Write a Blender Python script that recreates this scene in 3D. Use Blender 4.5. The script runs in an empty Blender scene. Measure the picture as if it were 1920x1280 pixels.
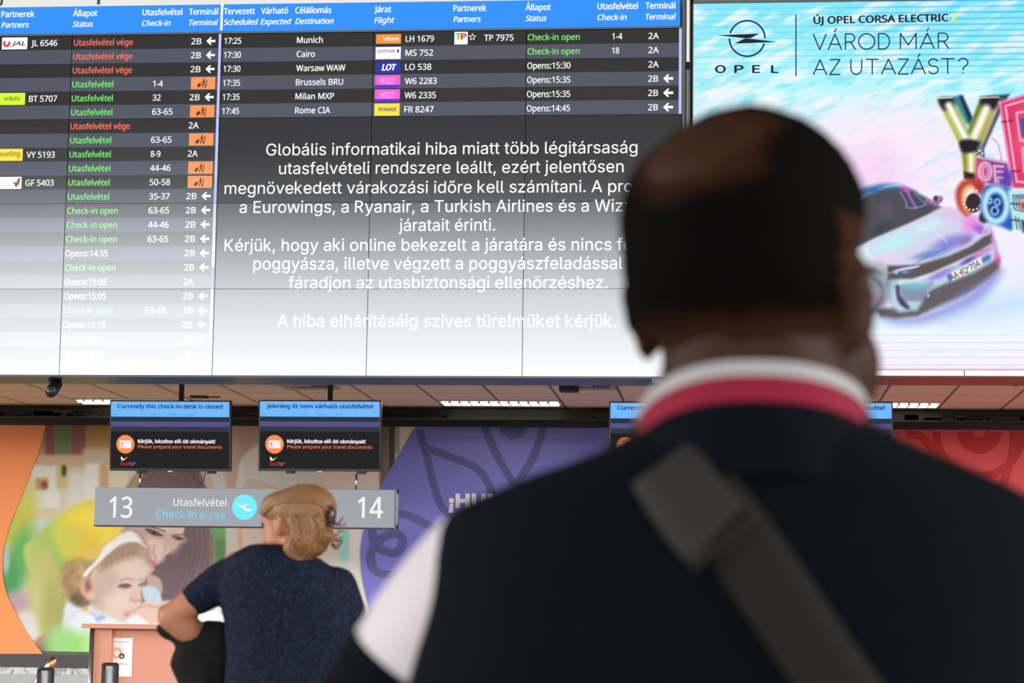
import bpy, bmesh, math, random, os
import numpy as np
from mathutils import Vector, Matrix, noise as mnoise

random.seed(7)
SC = bpy.context.scene
COL = SC.collection

# ------------------------------------------------------------------ camera
FPX = 4200.0
CAM = np.array([0.0, 0.0, 1.30])
_Y = np.array([0.0986, 0.1286, 1.0]); _Y /= np.linalg.norm(_Y)          # world axes seen in (right, down, forward)
_X = np.array([1.0, 0.0015, 0.0]); _X[2] = -(_X[0]*_Y[0] + _X[1]*_Y[1]) / _Y[2]; _X /= np.linalg.norm(_X)
_Z = np.cross(_X, _Y)
RIGHT = np.array([_X[0], _Y[0], _Z[0]]); DOWN = np.array([_X[1], _Y[1], _Z[1]]); FWD = np.array([_X[2], _Y[2], _Z[2]])
cam = bpy.data.cameras.new('camera')
cam.sensor_width = 36.0
cam.lens = FPX / 1920.0 * 36.0
cam.clip_end = 300
cam.dof.use_dof = True
cam.dof.focus_distance = 17.6
cam.dof.aperture_fstop = 7.0
camo = bpy.data.objects.new('camera', cam)
COL.objects.link(camo)
camo.matrix_world = Matrix(((RIGHT[0], -DOWN[0], -FWD[0], CAM[0]), (RIGHT[1], -DOWN[1], -FWD[1], CAM[1]),
                            (RIGHT[2], -DOWN[2], -FWD[2], CAM[2]), (0, 0, 0, 1)))
SC.camera = camo

# ------------------------------------------------------------------ light and exposure
SC.view_settings.view_transform = 'Standard'
SC.view_settings.look = 'None'
SC.view_settings.exposure = 0.0
SC.view_settings.gamma = 1.0
SC.view_settings.use_curve_mapping = False
world = bpy.data.worlds.new('world'); SC.world = world
world.use_nodes = True
world.node_tree.nodes['Background'].inputs[0].default_value = (0.75, 0.85, 1.0, 1)
world.node_tree.nodes['Background'].inputs[1].default_value = 0.4
SKY_BACK = 10.0        # daylight radiance of the glass front behind the camera
FILL_RIGHT = 15.0  # glow of an added, unseen pane that brightens the right side
FILL_LOW = 19.0          # lower band of the back glass, added brighter to light the far wall
SKY_SIDE = 14.5        # daylight radiance of the glass front on the left

def W(px, py, Y):
    """photo pixel -> point on the vertical plane y = Y"""
    d = RIGHT * ((px - 960) / FPX) + DOWN * ((py - 640) / FPX) + FWD
    return CAM + d * (Y / d[1])
def WZ(px, py, z):
    d = RIGHT * ((px - 960) / FPX) + DOWN * ((py - 640) / FPX) + FWD
    return CAM + d * ((z - CAM[2]) / d[2])
def proj(P):
    q = np.asarray(P, float) - CAM
    f = q @ FWD
    return 960 + FPX * (q @ RIGHT) / f, 640 + FPX * (q @ DOWN) / f

# ------------------------------------------------------------------ materials
def lin1(c):
    c = c / 255.0
    return c / 12.92 if c <= 0.04045 else ((c + 0.055) / 1.055) ** 2.4
def lin(*c):
    return tuple(lin1(x) for x in c)
MATS = {}
def nodes_of(name):
    m = bpy.data.materials.new(name); m.use_nodes = True
    nt = m.node_tree; nt.nodes.clear()
    out = nt.nodes.new('ShaderNodeOutputMaterial')
    return m, nt, out
def mat(name, col, rough=0.6, metal=0.0, spec=0.5, noise=0.0, nscale=40.0, bump=0.0, coat=0.0, stretch=(1, 1, 1)):
    """surface colour (linear) with a touch of noise"""
    if name in MATS: return MATS[name]
    m, nt, out = nodes_of(name)
    p = nt.nodes.new('ShaderNodeBsdfPrincipled')
    p.inputs['Base Color'].default_value = (*col, 1)
    p.inputs['Roughness'].default_value = rough
    p.inputs['Metallic'].default_value = metal
    p.inputs['Specular IOR Level'].default_value = spec
    p.inputs['Coat Weight'].default_value = coat
    if noise or bump:
        tc = nt.nodes.new('ShaderNodeTexCoord'); mp = nt.nodes.new('ShaderNodeMapping')
        mp.inputs['Scale'].default_value = stretch
        n = nt.nodes.new('ShaderNodeTexNoise'); n.inputs['Scale'].default_value = nscale; n.inputs['Detail'].default_value = 4
        nt.links.new(tc.outputs['Object'], mp.inputs[0]); nt.links.new(mp.outputs[0], n.inputs['Vector'])
        if noise:
            r = nt.nodes.new('ShaderNodeMix'); r.data_type = 'RGBA'
            r.inputs[6].default_value = (*[c * (1 - noise) for c in col], 1)
            r.inputs[7].default_value = (*[min(1, c * (1 + noise)) for c in col], 1)
            nt.links.new(n.outputs['Fac'], r.inputs[0]); nt.links.new(r.outputs[2], p.inputs['Base Color'])
        if bump:
            b = nt.nodes.new('ShaderNodeBump'); b.inputs['Strength'].default_value = bump; b.inputs['Distance'].default_value = 0.004
            nt.links.new(n.outputs['Fac'], b.inputs['Height']); nt.links.new(b.outputs[0], p.inputs['Normal'])
    nt.links.new(p.outputs[0], out.inputs[0])
    MATS[name] = m
    return m
def emit(name, col, s=1.0, sample=False):
    if name in MATS: return MATS[name]
    m, nt, out = nodes_of(name)
    e = nt.nodes.new('ShaderNodeEmission'); e.inputs[0].default_value = (*col, 1); e.inputs[1].default_value = s
    nt.links.new(e.outputs[0], out.inputs[0]); MATS[name] = m
    if not sample: m.cycles.emission_sampling = 'NONE'
    return m
def screen(name, col, s=1.0, gloss=0.089, rough=0.15):
    """lit display pixels behind a half-matt cover: light of its own plus a soft mirror"""
    if name in MATS: return MATS[name]
    m, nt, out = nodes_of(name)
    e = nt.nodes.new('ShaderNodeEmission'); e.inputs[0].default_value = (*col, 1); e.inputs[1].default_value = s
    g = nt.nodes.new('ShaderNodeBsdfGlossy'); g.distribution = 'BECKMANN'; g.inputs['Roughness'].default_value = rough
    g.inputs['Color'].default_value = (gloss, gloss, gloss, 1)
    d = nt.nodes.new('ShaderNodeBsdfDiffuse'); d.inputs[0].default_value = (0.006, 0.006, 0.007, 1)
    a = nt.nodes.new('ShaderNodeAddShader'); b = nt.nodes.new('ShaderNodeAddShader')
    nt.links.new(g.outputs[0], a.inputs[0]); nt.links.new(d.outputs[0], a.inputs[1])
    nt.links.new(a.outputs[0], b.inputs[0]); nt.links.new(e.outputs[0], b.inputs[1])
    nt.links.new(b.outputs[0], out.inputs[0]); MATS[name] = m
    m.cycles.emission_sampling = 'NONE'
    return m
def painted(name, emission=False, rough=0.55, spec=0.2):
    """a printed or displayed picture whose colours are stored on the mesh"""
    m, nt, out = nodes_of(name)
    a = nt.nodes.new('ShaderNodeAttribute'); a.attribute_name = 'paint'
    if emission:
        p = nt.nodes.new('ShaderNodeEmission'); nt.links.new(a.outputs['Color'], p.inputs[0]); m.cycles.emission_sampling = 'NONE'
    else:
        p = nt.nodes.new('ShaderNodeBsdfPrincipled'); p.inputs['Roughness'].default_value = rough
        p.inputs['Specular IOR Level'].default_value = spec
        nt.links.new(a.outputs['Color'], p.inputs['Base Color'])
    nt.links.new(p.outputs[0], out.inputs[0])
    return m

# ------------------------------------------------------------------ objects
def tag(o, label, cat, group=None):
    o['label'] = label; o['category'] = cat
    if group: o['group'] = group
    return o
def empty(name, loc, label, cat, group=None, rot=(0, 0, 0)):
    o = bpy.data.objects.new(name, None); COL.objects.link(o)
    o.location = Vector([float(c) for c in loc]); o.rotation_euler = rot; o.empty_display_size = 0.1
    return tag(o, label, cat, group)
def put(me, name, parent=None, local=False):
    o = bpy.data.objects.new(name, me); COL.objects.link(o)
    if parent is not None:
        o.parent = parent
        if not local:
            q = parent; L = Vector((0, 0, 0))
            while q is not None:
                L += q.location; q = q.parent
            o.matrix_parent_inverse = Matrix.Translation(-L) if parent.type == 'EMPTY' else Matrix.Identity(4)
    return o

FONTDIR = os.path.join(bpy.utils.resource_path('LOCAL'), 'datafiles', 'fonts')
_fonts = {}
def font(k):
    if k not in _fonts:
        f = None
        try:
            if k == 'noto': f = bpy.data.fonts.load(os.path.join(FONTDIR, 'NotoSansHebrew-Regular.woff2'))
            if k == 'inter': f = bpy.data.fonts.load(os.path.join(FONTDIR, 'Inter.woff2'))
        except Exception:
            f = None
        _fonts[k] = f
    return _fonts[k]
def raw_text(body, fk, shear=0.0, space=1.0):
    c = bpy.data.curves.new('lettering', 'FONT'); c.body = body
    f = font(fk)
    if f: c.font = f
    c.size = 1.0; c.shear = shear; c.space_character = space; c.resolution_u = 4
    c.fill_mode = 'FRONT'
    o = bpy.data.objects.new('lettering', c); COL.objects.link(o)
    dg = bpy.context.evaluated_depsgraph_get()
    me = o.evaluated_get(dg).to_mesh()
    v = np.array([p.co[:] for p in me.vertices]) if len(me.vertices) else np.zeros((0, 3))
    fs = [tuple(p.vertices) for p in me.polygons]
    o.evaluated_get(dg).to_mesh_clear()
    bpy.data.objects.remove(o); bpy.data.curves.remove(c)
    return v, fs
_cap = {}; _glyph = {}
def cap_ratio(fk):
    if fk not in _cap: v, _ = raw_text('H', fk); _cap[fk] = v[:, 1].max() - v[:, 1].min()
    return _cap[fk]
def glyph(ch):
    """(vertices, faces, advance) of one letter of the plain grotesque face"""
    if ch not in _glyph:
        hh = raw_text('HH', 'inter')[0]; h1 = raw_text('H', 'inter')[0]
        w2 = hh[:, 0].max() - hh[:, 0].min(); q = raw_text('H' + ch + 'H', 'inter')[0]
        adv = q[:, 0].max() - q[:, 0].min() - w2
        if ch == ' ': v, f = np.zeros((0, 3)), []
        elif ch in 'KRP4kw':
            v, f = raw_text(ch, 'noto'); k = cap_ratio('inter') / cap_ratio('noto'); v = v * k
            w = v[:, 0].max() - v[:, 0].min(); v[:, 0] += (adv - w) / 2 - v[:, 0].min()
        else: v, f = raw_text(ch, 'inter')
        _glyph[ch] = (v, f, adv)
    return _glyph[ch]
def text_mesh(body, fk='noto', bold=0.0, shear=0.0, space=1.0):
    if fk != 'inter': return raw_text(body, fk, shear, space)
    V = []; F = []; x = 0.0; n = 0
    for ch in body:
        v, f, adv = glyph(ch)
        if len(v):
            V.append(v + np.array([x, 0, 0])); F += [tuple(i + n for i in t) for t in f]; n += len(v)
        x += adv
    return np.concatenate(V), F

class MB:
    def __init__(s): s.v = []; s.f = []; s.m = []; s.mats = []; s.s = []
    def mi(s, m):
        if m not in s.mats: s.mats.append(m)
        return s.mats.index(m)
    def add(s, vs, fs, m, smooth=False):
        b = len(s.v); s.v += [tuple(float(c) for c in p) for p in vs]; k = s.mi(m)
        for f in fs: s.f.append(tuple(b + i for i in f)); s.m.append(k); s.s.append(smooth)
        return s
    def quad(s, pts, m): return s.add(pts, [(0, 1, 2, 3)], m)
    def rect(s, x0, x1, z0, z1, y, m):           # faces the viewer (-y)
        return s.quad([(x0, y, z0), (x1, y, z0), (x1, y, z1), (x0, y, z1)], m)
    def pxrect(s, a, b, c, d, Y, m):             # rect from photo pixels on plane Y
        p = W((a + c) / 2, d, Y); q = W((a + c) / 2, b, Y); l = W(a, (b + d) / 2, Y); r = W(c, (b + d) / 2, Y)
        return s.rect(l[0], r[0], p[2], q[2], Y, m)
    def box(s, x0, x1, y0, y1, z0, z1, m, bevel=0.0):
        if bevel:
            bm = bmesh.new(); bmesh.ops.create_cube(bm, size=1)
            for v in bm.verts:
                v.co = ((x0 + x1) / 2 + v.co.x * (x1 - x0), (y0 + y1) / 2 + v.co.y * (y1 - y0), (z0 + z1) / 2 + v.co.z * (z1 - z0))
            bmesh.ops.bevel(bm, geom=bm.edges[:], offset=bevel, segments=2, affect='EDGES', profile=0.5)
            bm.verts.index_update()
            s.add([v.co[:] for v in bm.verts], [[v.index for v in f.verts] for f in bm.faces], m); bm.free()
            return s
        v = [(x, y, z) for x in (x0, x1) for y in (y0, y1) for z in (z0, z1)]
        return s.add(v, [(0, 1, 3, 2), (4, 6, 7, 5), (0, 4, 5, 1), (2, 3, 7, 6), (0, 2, 6, 4), (1, 5, 7, 3)], m)
    def poly(s, pts, y, m): return s.add([(p[0], y, p[1]) for p in pts], [tuple(range(len(pts)))], m)
    def plate(s, pts, y0, y1, m):                # pts (x,z) anticlockwise seen from -y; y0 nearer the viewer
        n = len(pts); v = [(p[0], y0, p[1]) for p in pts] + [(p[0], y1, p[1]) for p in pts]
        return s.add(v, [tuple(range(n)), tuple(range(2 * n - 1, n - 1, -1))] + [(i, i + n, (i + 1) % n + n, (i + 1) % n) for i in range(n)], m)
    def tube(s, path, r, m, seg=12, caps=True, smooth=True):
        path = [np.array(p, float) for p in path]; n = len(path)
        rs = r if hasattr(r, '__len__') else [r] * n
        vs = []; up = None
        for i in range(n):
            t = path[min(i + 1, n - 1)] - path[max(i - 1, 0)]; t /= np.linalg.norm(t) + 1e-12
            if up is None:
                up = np.array([0, 0, 1.0]) if abs(t[2]) < .9 else np.array([0, 1.0, 0])
            a = np.cross(t, up); a /= np.linalg.norm(a) + 1e-12; b = np.cross(a, t); up = b
            for k in range(seg):
                th = 2 * math.pi * k / seg
                vs.append(path[i] + rs[i] * (math.cos(th) * a + math.sin(th) * b))
        fs = [(i * seg + k, i * seg + (k + 1) % seg, (i + 1) * seg + (k + 1) % seg, (i + 1) * seg + k) for i in range(n - 1) for k in range(seg)]
        if caps: fs += [tuple(range(seg - 1, -1, -1)), tuple((n - 1) * seg + k for k in range(seg))]
        return s.add(vs, fs, m, smooth)
    def lathe(s, cx, cy, prof, m, seg=24, smooth=True):     # prof: (radius, z)
        vs = [(cx + r * math.cos(2 * math.pi * k / seg), cy + r * math.sin(2 * math.pi * k / seg), z) for r, z in prof for k in range(seg)]
        fs = [(i * seg + k, i * seg + (k + 1) % seg, (i + 1) * seg + (k + 1) % seg, (i + 1) * seg + k) for i in range(len(prof) - 1) for k in range(seg)]
        fs += [tuple(range(seg - 1, -1, -1)), tuple((len(prof) - 1) * seg + k for k in range(seg))]
        return s.add(vs, fs, m, smooth)
    def ellipsoid(s, c, r, m, R=None, seg=24, rings=14):
        vs = []
        for i in range(rings + 1):
            ph = math.pi * i / rings
            for k in range(seg):
                th = 2 * math.pi * k / seg
                p = np.array([r[0] * math.sin(ph) * math.cos(th), r[1] * math.sin(ph) * math.sin(th), r[2] * math.cos(ph)])
                if R is not None: p = np.array(R @ Vector(p))
                vs.append(np.array(c) + p)
        fs = [(i * seg + k, (i + 1) * seg + k, (i + 1) * seg + (k + 1) % seg, i * seg + (k + 1) % seg) for i in range(rings) for k in range(seg)]
        return s.add(vs, fs, m, True)
    def loft(s, secs, m, seg=48, smooth=True, caps=True):   # secs: (cx,cy,z,rx,ry,n)
        vs = []
        for (cx, cy, z, rx, ry, n) in secs:
            for k in range(seg):
                th = 2 * math.pi * k / seg; c, d = math.cos(th), math.sin(th)
                vs.append((cx + rx * math.copysign(abs(c) ** (2 / n), c), cy + ry * math.copysign(abs(d) ** (2 / n), d), z))
        fs = [(i * seg + k, i * seg + (k + 1) % seg, (i + 1) * seg + (k + 1) % seg, (i + 1) * seg + k) for i in range(len(secs) - 1) for k in range(seg)]
        if secs[0][2] > secs[-1][2]: fs = [f[::-1] for f in fs]
        if caps:
            a = tuple(range(seg)); b = tuple((len(secs) - 1) * seg + k for k in range(seg))
            fs += [a[::-1], b] if secs[0][2] < secs[-1][2] else [a, b[::-1]]
        return s.add(vs, fs, m, smooth)
    def text(s, body, x, z, y, m, cap=None, width=None, fk='noto', bold=0.0, shear=0.0, align='L', capr=None, space=1.0, rot=0.0):
        """lettering on a plane facing -y: x = left/centre/right, z = baseline"""
        v, f = text_mesh(body, fk, bold, shear, space)
        if not len(v): return 0
        w = v[:, 0].max() - v[:, 0].min(); v[:, 0] -= v[:, 0].min()
        sz = cap / (capr or cap_ratio(fk)) if cap else width / w
        sx = width / w if width else sz
        X = v[:, 0] * sx; Z = v[:, 1] * sz; wd = w * sx
        X -= {'L': 0, 'C': wd / 2, 'R': wd}[align]
        c, d = math.cos(rot), math.sin(rot)
        if bold > 0:                                        # heavier strokes: the same outline laid down again a little aside
            e = bold * sz
            for q, (ex, ez) in enumerate(((-e, 0), (e, 0), (0, e * .6), (0, -e * .6))):
                s.add([(x + (a + ex) * c - (b + ez) * d, y + .0001 * (q + 1), z + (a + ex) * d + (b + ez) * c) for a, b in zip(X, Z)], f, m)
        s.add([(x + a * c - b * d, y, z + a * d + b * c) for a, b in zip(X, Z)], f, m)
        return wd
    def mesh(s, name):
        me = bpy.data.meshes.new(name); me.from_pydata(s.v, [], s.f)
        for m in s.mats: me.materials.append(m)
        me.polygons.foreach_set('material_index', s.m); me.polygons.foreach_set('use_smooth', s.s)
        me.update(); return me
    def build(s, name, parent=None, local=False): return put(s.mesh(name), name, parent, local)
def struct(o): o['kind'] = 'structure'; return o

# ------------------------------------------------------------------ picture painting (colours as 0-255 display values)
def catmull(pts, closed=True, sub=6):
    P = [np.array(p, float) for p in pts]; n = len(P); out = []
    rng = range(n) if closed else range(n - 1)
    for i in rng:
        if closed: a, b, c, d = P[(i - 1) % n], P[i], P[(i + 1) % n], P[(i + 2) % n]
        else: a, b, c, d = P[max(i - 1, 0)], P[i], P[i + 1], P[min(i + 2, n - 1)]
        for k in range(sub):
            t = k / sub
            out.append(.5 * (2 * b + (c - a) * t + (2 * a - 5 * b + 4 * c - d) * t * t + (3 * b - a - 3 * c + d) * t ** 3))
    if not closed: out.append(P[-1])
    return np.array(out)
def sstep(a, b, x):
    t = np.clip((x - a) / (b - a), 0, 1); return t * t * (3 - 2 * t)
def vnoise(x, y, seed=0):
    xi = np.floor(x).astype(np.int64); yi = np.floor(y).astype(np.int64); fx = x - xi; fy = y - yi
    fx = fx * fx * (3 - 2 * fx); fy = fy * fy * (3 - 2 * fy)
    def h(a, b):
        q = (a * 374761393 + b * 668265263 + seed * 974711) & 0x7fffffff
        q = ((q ^ (q >> 13)) * 1274126177) & 0x7fffffff
        return ((q ^ (q >> 16)) & 0xffff) / 65535.0
    return (h(xi, yi) * (1 - fx) + h(xi + 1, yi) * fx) * (1 - fy) + (h(xi, yi + 1) * (1 - fx) + h(xi + 1, yi + 1) * fx) * fy
class Paint:
    def __init__(s, px, py, base): s.x = px; s.y = py; s.c = np.tile(np.array(base, float), (len(px), 1)); s.T = (1.0, 0, 0)
    def tr(s, pts): k, ox, oy = s.T; return np.array([(ox + p[0] / k, oy + p[1] / k) for p in pts], float)
    def over(s, idx, a, col):
        a = a[:, None]; s.c[idx] = s.c[idx] * (1 - a) + np.array(col, float) * a
    def blob(s, cx, cy, rx, ry, col, soft=.4, ang=0, op=1.0):
        (cx, cy), = s.tr([(cx, cy)]); rx /= s.T[0]; ry /= s.T[0]; R = max(rx, ry) * (1 + soft)
        i = np.where((abs(s.x - cx) < R) & (abs(s.y - cy) < R))[0]; c, d = math.cos(math.radians(ang)), math.sin(math.radians(ang))
        dx = s.x[i] - cx; dy = s.y[i] - cy; u = (dx * c + dy * d) / rx; v = (-dx * d + dy * c) / ry
        s.over(i, op * (1 - sstep(1 - soft, 1 + soft, np.hypot(u, v))), col); return s
    def _seg(s, i, P, closed):
        x = s.x[i]; y = s.y[i]; best = np.full(len(i), 1e18); inside = np.zeros(len(i), bool); n = len(P)
        for k in range(n if closed else n - 1):
            a = P[k]; b = P[(k + 1) % n]; ex, ey = b - a; L = ex * ex + ey * ey + 1e-12
            t = np.clip(((x - a[0]) * ex + (y - a[1]) * ey) / L, 0, 1)
            best = np.minimum(best, (x - a[0] - t * ex) ** 2 + (y - a[1] - t * ey) ** 2)
            if closed and abs(ey) > 1e-12:
                inside ^= ((a[1] > y) != (b[1] > y)) & (x < ex * (y - a[1]) / ey + a[0])
        return np.sqrt(best), inside
    def poly(s, pts, col, soft=1.5, smooth=True, op=1.0):
        P = s.tr(pts); P = catmull(P) if smooth else P
        lo = P.min(0) - soft * 2; hi = P.max(0) + soft * 2
        i = np.where((s.x > lo[0]) & (s.x < hi[0]) & (s.y > lo[1]) & (s.y < hi[1]))[0]
        if not len(i): return s
        d, ins = s._seg(i, P, True); d = np.where(ins, d, -d)
        s.over(i, op * sstep(-soft, soft, d), col); return s
    def line(s, pts, w, col, soft=1.0, smooth=True, op=1.0):
        P = s.tr(pts); P = catmull(P, False) if smooth and len(P) > 2 else P; w = w / s.T[0] / 2
        lo = P.min(0) - w - soft * 2; hi = P.max(0) + w + soft * 2
        i = np.where((s.x > lo[0]) & (s.x < hi[0]) & (s.y > lo[1]) & (s.y < hi[1]))[0]
        if not len(i): return s
        d, _ = s._seg(i, P, False)
        s.over(i, op * (1 - sstep(w - soft, w + soft, d)), col); return s
    def bar(s, x0, y0, x1, y1, col, soft=5, op=1.0):
        a = sstep(x0 - soft, x0 + soft, s.x) * (1 - sstep(x1 - soft, x1 + soft, s.x)) * sstep(y0 - soft, y0 + soft, s.y) * (1 - sstep(y1 - soft, y1 + soft, s.y))
        s.over(np.arange(len(s.x)), a * op, col); return s
def picture(name, x0, x1, z0, z1, Y, nx, nz, painter, material, parent=None):
    """flat printed or lit picture: a fine grid that stores its own colours"""
    X, Z = np.meshgrid(np.linspace(x0, x1, nx), np.linspace(z0, z1, nz))
    P = np.stack([X.ravel(), np.full(nx * nz, Y), Z.ravel()], 1)
    px, py = proj(P)
    c = np.clip(painter(px, py), 0, 255) / 255.0
    c = np.where(c <= 0.04045, c / 12.92, ((c + 0.055) / 1.055) ** 2.4)
    me = bpy.data.meshes.new(name)
    i = np.arange((nx - 1) * (nz - 1)); r = i // (nx - 1); q = i % (nx - 1); a = r * nx + q
    F = np.stack([a, a + 1, a + nx + 1, a + nx], 1)
    me.vertices.add(len(P)); me.vertices.foreach_set('co', P.ravel())
    me.loops.add(F.size); me.loops.foreach_set('vertex_index', F.ravel().astype(np.int32))
    me.polygons.add(len(F)); me.polygons.foreach_set('loop_start', np.arange(0, F.size, 4, dtype=np.int32))
    me.update(calc_edges=True)
    at = me.color_attributes.new('paint', 'FLOAT_COLOR', 'POINT')
    at.data.foreach_set('color', np.concatenate([c, np.ones((len(c), 1))], 1).ravel())
    me.materials.append(material)
    return put(me, name, parent)
# ================================================================== THE SETTING
CEIL_Z = 3.44
WALL_Y = 22.0
M_floor = mat('stone_floor', (0.50, 0.42, 0.34), 0.4, noise=.12, nscale=3)
M_hallwall = mat('hall_wall', (0.14, 0.135, 0.13), 0.8)
M_dark = mat('dark_panel', (0.02, 0.02, 0.022), 0.6)
M_black = mat('black_metal', (0.006, 0.006, 0.007), 0.5)
M_steel = mat('brushed_steel', (0.55, 0.56, 0.58), 0.3, metal=1.0, noise=.1, nscale=60, stretch=(1, 1, 30))
M_grey = mat('grey_metal', (0.11, 0.115, 0.12), 0.45, noise=.08)
M_white = mat('white_plastic', (0.8, 0.8, 0.79), 0.5)
HX0, HX1, HY0, HZ = -32.0, 26.0, -46.0, 17.0

b = MB(); b.box(HX0, HX1, HY0, WALL_Y + .3, -.2, 0, M_floor); struct(b.build('floor'))
b = MB(); b.box(HX0, HX1, WALL_Y, WALL_Y + .3, 0, 5, M_hallwall); struct(b.build('wall_front'))
b = MB(); b.box(HX0, HX1, HY0, 18.6, HZ, HZ + .3, mat('hall_roof', (.05, .048, .045), .9)); struct(b.build('roof'))
def opening_wall(name, boxes): 
    b = MB()
    for q in boxes: b.box(*q, M_hallwall)
    return struct(b.build(name))
BX0, BX1, BZ0, BZ1 = -31.5, 22.0, 4.8, 14.3
opening_wall('wall_back', [(HX0, HX1, HY0 - .3, HY0, 0, BZ0), (HX0, HX1, HY0 - .3, HY0, BZ1, HZ), (HX0, BX0, HY0 - .3, HY0, BZ0, BZ1), (BX1, HX1, HY0 - .3, HY0, BZ0, BZ1)])
LY0, LY1, LZ0, LZ1 = -14.0, 14.0, 5.0, 14.0
opening_wall('wall_left', [(HX0 - .3, HX0, HY0, WALL_Y + .3, 0, LZ0), (HX0 - .3, HX0, HY0, WALL_Y + .3, LZ1, HZ), (HX0 - .3, HX0, HY0, LY0, LZ0, LZ1), (HX0 - .3, HX0, LY1, WALL_Y + .3, LZ0, LZ1)])
opening_wall('wall_right', [(HX1, HX1 + .3, HY0, WALL_Y + .3, 0, LZ0), (HX1, HX1 + .3, HY0, WALL_Y + .3, LZ1, HZ), (HX1, HX1 + .3, HY0, LY0, LZ0, LZ1), (HX1, HX1 + .3, LY1, WALL_Y + .3, LZ0, LZ1)])
b = MB(); b.quad([(HX1 + .2, LY1, LZ0), (HX1 + .2, LY0, LZ0), (HX1 + .2, LY0, LZ1), (HX1 + .2, LY1, LZ1)], emit('fill_glow_right', (1, .96, .92), FILL_RIGHT, True)); struct(b.build('fill_pane_right'))  # unseen glowing pane added on the right to light the red mural
BZM = 8.4
b = MB(); b.quad([(BX1, HY0 - .2, BZM), (BX0, HY0 - .2, BZM), (BX0, HY0 - .2, BZ1), (BX1, HY0 - .2, BZ1)], emit('daylight_back', (.93, .97, 1.0), SKY_BACK, True)); struct(b.build('window_1'))
b = MB(); b.quad([(BX1, HY0 - .2, BZ0), (BX0, HY0 - .2, BZ0), (BX0, HY0 - .2, BZM), (BX1, HY0 - .2, BZM)], emit('fill_glow_low', (1.0, .98, .95), FILL_LOW, True)); struct(b.build('window_low_fill'))  # band added brighter than the pane above to steepen the wall light
b = MB(); b.quad([(HX0 - .2, LY0, LZ0), (HX0 - .2, LY1, LZ0), (HX0 - .2, LY1, LZ1), (HX0 - .2, LY0, LZ1)], emit('daylight_side', (1, .97, .93), SKY_SIDE, True)); struct(b.build('window_2'))

# bulkhead over the check-in hall, front edge at y = 18.06
b = MB(); b.box(HX0, HX1, 18.06, 18.6, CEIL_Z, HZ, mat('bulkhead', (.05, .05, .055), .8)); struct(b.build('wall_bulkhead'))
# suspended ceiling: tiles in a metal grid
M_tile = mat('ceiling_tile', (.80, .60, .47), .95, noise=.05, nscale=90)
b = MB(); b.box(-9.6, 6.0, 18.06, WALL_Y, CEIL_Z + .004, CEIL_Z + .06, mat('ceiling_gap', (.24, .15, .13), .9))
gx0 = W(837, 771, WALL_Y)[0]; gy0 = WZ(900, 761, CEIL_Z)[1]
LAMPS = []
def tile_at(px, py): q = WZ(px, py, CEIL_Z); return math.floor((q[0] - gx0) / .6), math.floor((q[1] - gy0) / .6)
lampspots = [(935, 754), (228, 752), (1665, 757)]
skip = set()
LB = []
for (px, py) in lampspots:
    i, j = tile_at(px - 60, py)
    LB.append((i, j)); skip |= {(i, j), (i + 1, j)}
for i in range(-14, 12):
    for j in range(-4, 6):
        if (i, j) in skip: continue
        x0 = gx0 + .6 * i; y0 = gy0 + .6 * j
        if y0 + .6 < 18.1 or y0 > WALL_Y - .02: continue
        b.box(x0 + .014, x0 + .586, max(18.07, y0 + .012), min(WALL_Y - .005, y0 + .588), CEIL_Z, CEIL_Z + .006, M_tile)
struct(b.build('ceiling'))
# black band and cable tray along the top of the far wall
b = MB(); zt = W(900, 783.5, WALL_Y - .12)[2]; zb = W(900, 799, WALL_Y - .12)[2]
b.box(-9.6, 6, WALL_Y - .12, WALL_Y, zb, CEIL_Z - .015, M_black); struct(b.build('trim_1'))
tr_ = MB(); tr_.box(-9.6, 6, WALL_Y - .3, WALL_Y - .12, zt - .03, zt - .015, M_dark)
for k in range(60):
    x = random.uniform(-8.5, 4.5); tr_.box(x, x + random.uniform(.05, .4), WALL_Y - .26, WALL_Y - .14, zt - .015, zt + random.uniform(.0, .05), M_dark)
t = empty('cable_tray', (-1.8, WALL_Y - .2, zt), 'dark cable tray full of cables along the top of the poster wall', 'cable tray')
tr_.build('tray', t)
# wall below the murals: dark strip, marble ledge, steel panel
p0 = W(60, 1227, WALL_Y - .06); p1 = W(60, 1251, WALL_Y - .06); p2 = W(60, 1264, WALL_Y - .1)
b = MB(); b.box(-9.6, 6, WALL_Y - .06, WALL_Y, p1[2], p0[2], mat('strip_grey', (.045, .045, .048), .5)); struct(b.build('trim_2'))
def marble():
    m, nt, out = nodes_of('white_marble'); p = nt.nodes.new('ShaderNodeBsdfPrincipled'); p.inputs['Roughness'].default_value = .25
    tc = nt.nodes.new('ShaderNodeTexCoord'); n = nt.nodes.new('ShaderNodeTexNoise'); n.inputs['Scale'].default_value = 9; n.inputs['Detail'].default_value = 6; n.inputs['Distortion'].default_value = 1.6
    r = nt.nodes.new('ShaderNodeValToRGB'); e = r.color_ramp.elements; e[0].position = .4; e[0].color = (.25, .26, .27, 1); e[1].position = .52; e[1].color = (.58, .59, .59, 1)
    nt.links.new(tc.outputs['Object'], n.inputs[0]); nt.links.new(n.outputs[0], r.inputs[0]); nt.links.new(r.outputs[0], p.inputs[0]); nt.links.new(p.outputs[0], out.inputs[0]); return m
b = MB(); b.box(-9.6, 6, WALL_Y - .1, WALL_Y, p2[2], p1[2], marble()); struct(b.build('trim_3'))
b = MB(); b.box(-9.6, 6, WALL_Y - .09, WALL_Y, 0.0, p2[2], mat('satin_panel', (.28, .29, .30), .35, metal=.6, noise=.08, nscale=30, stretch=(30, 1, 1))); struct(b.build('baseboard_front'))

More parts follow.
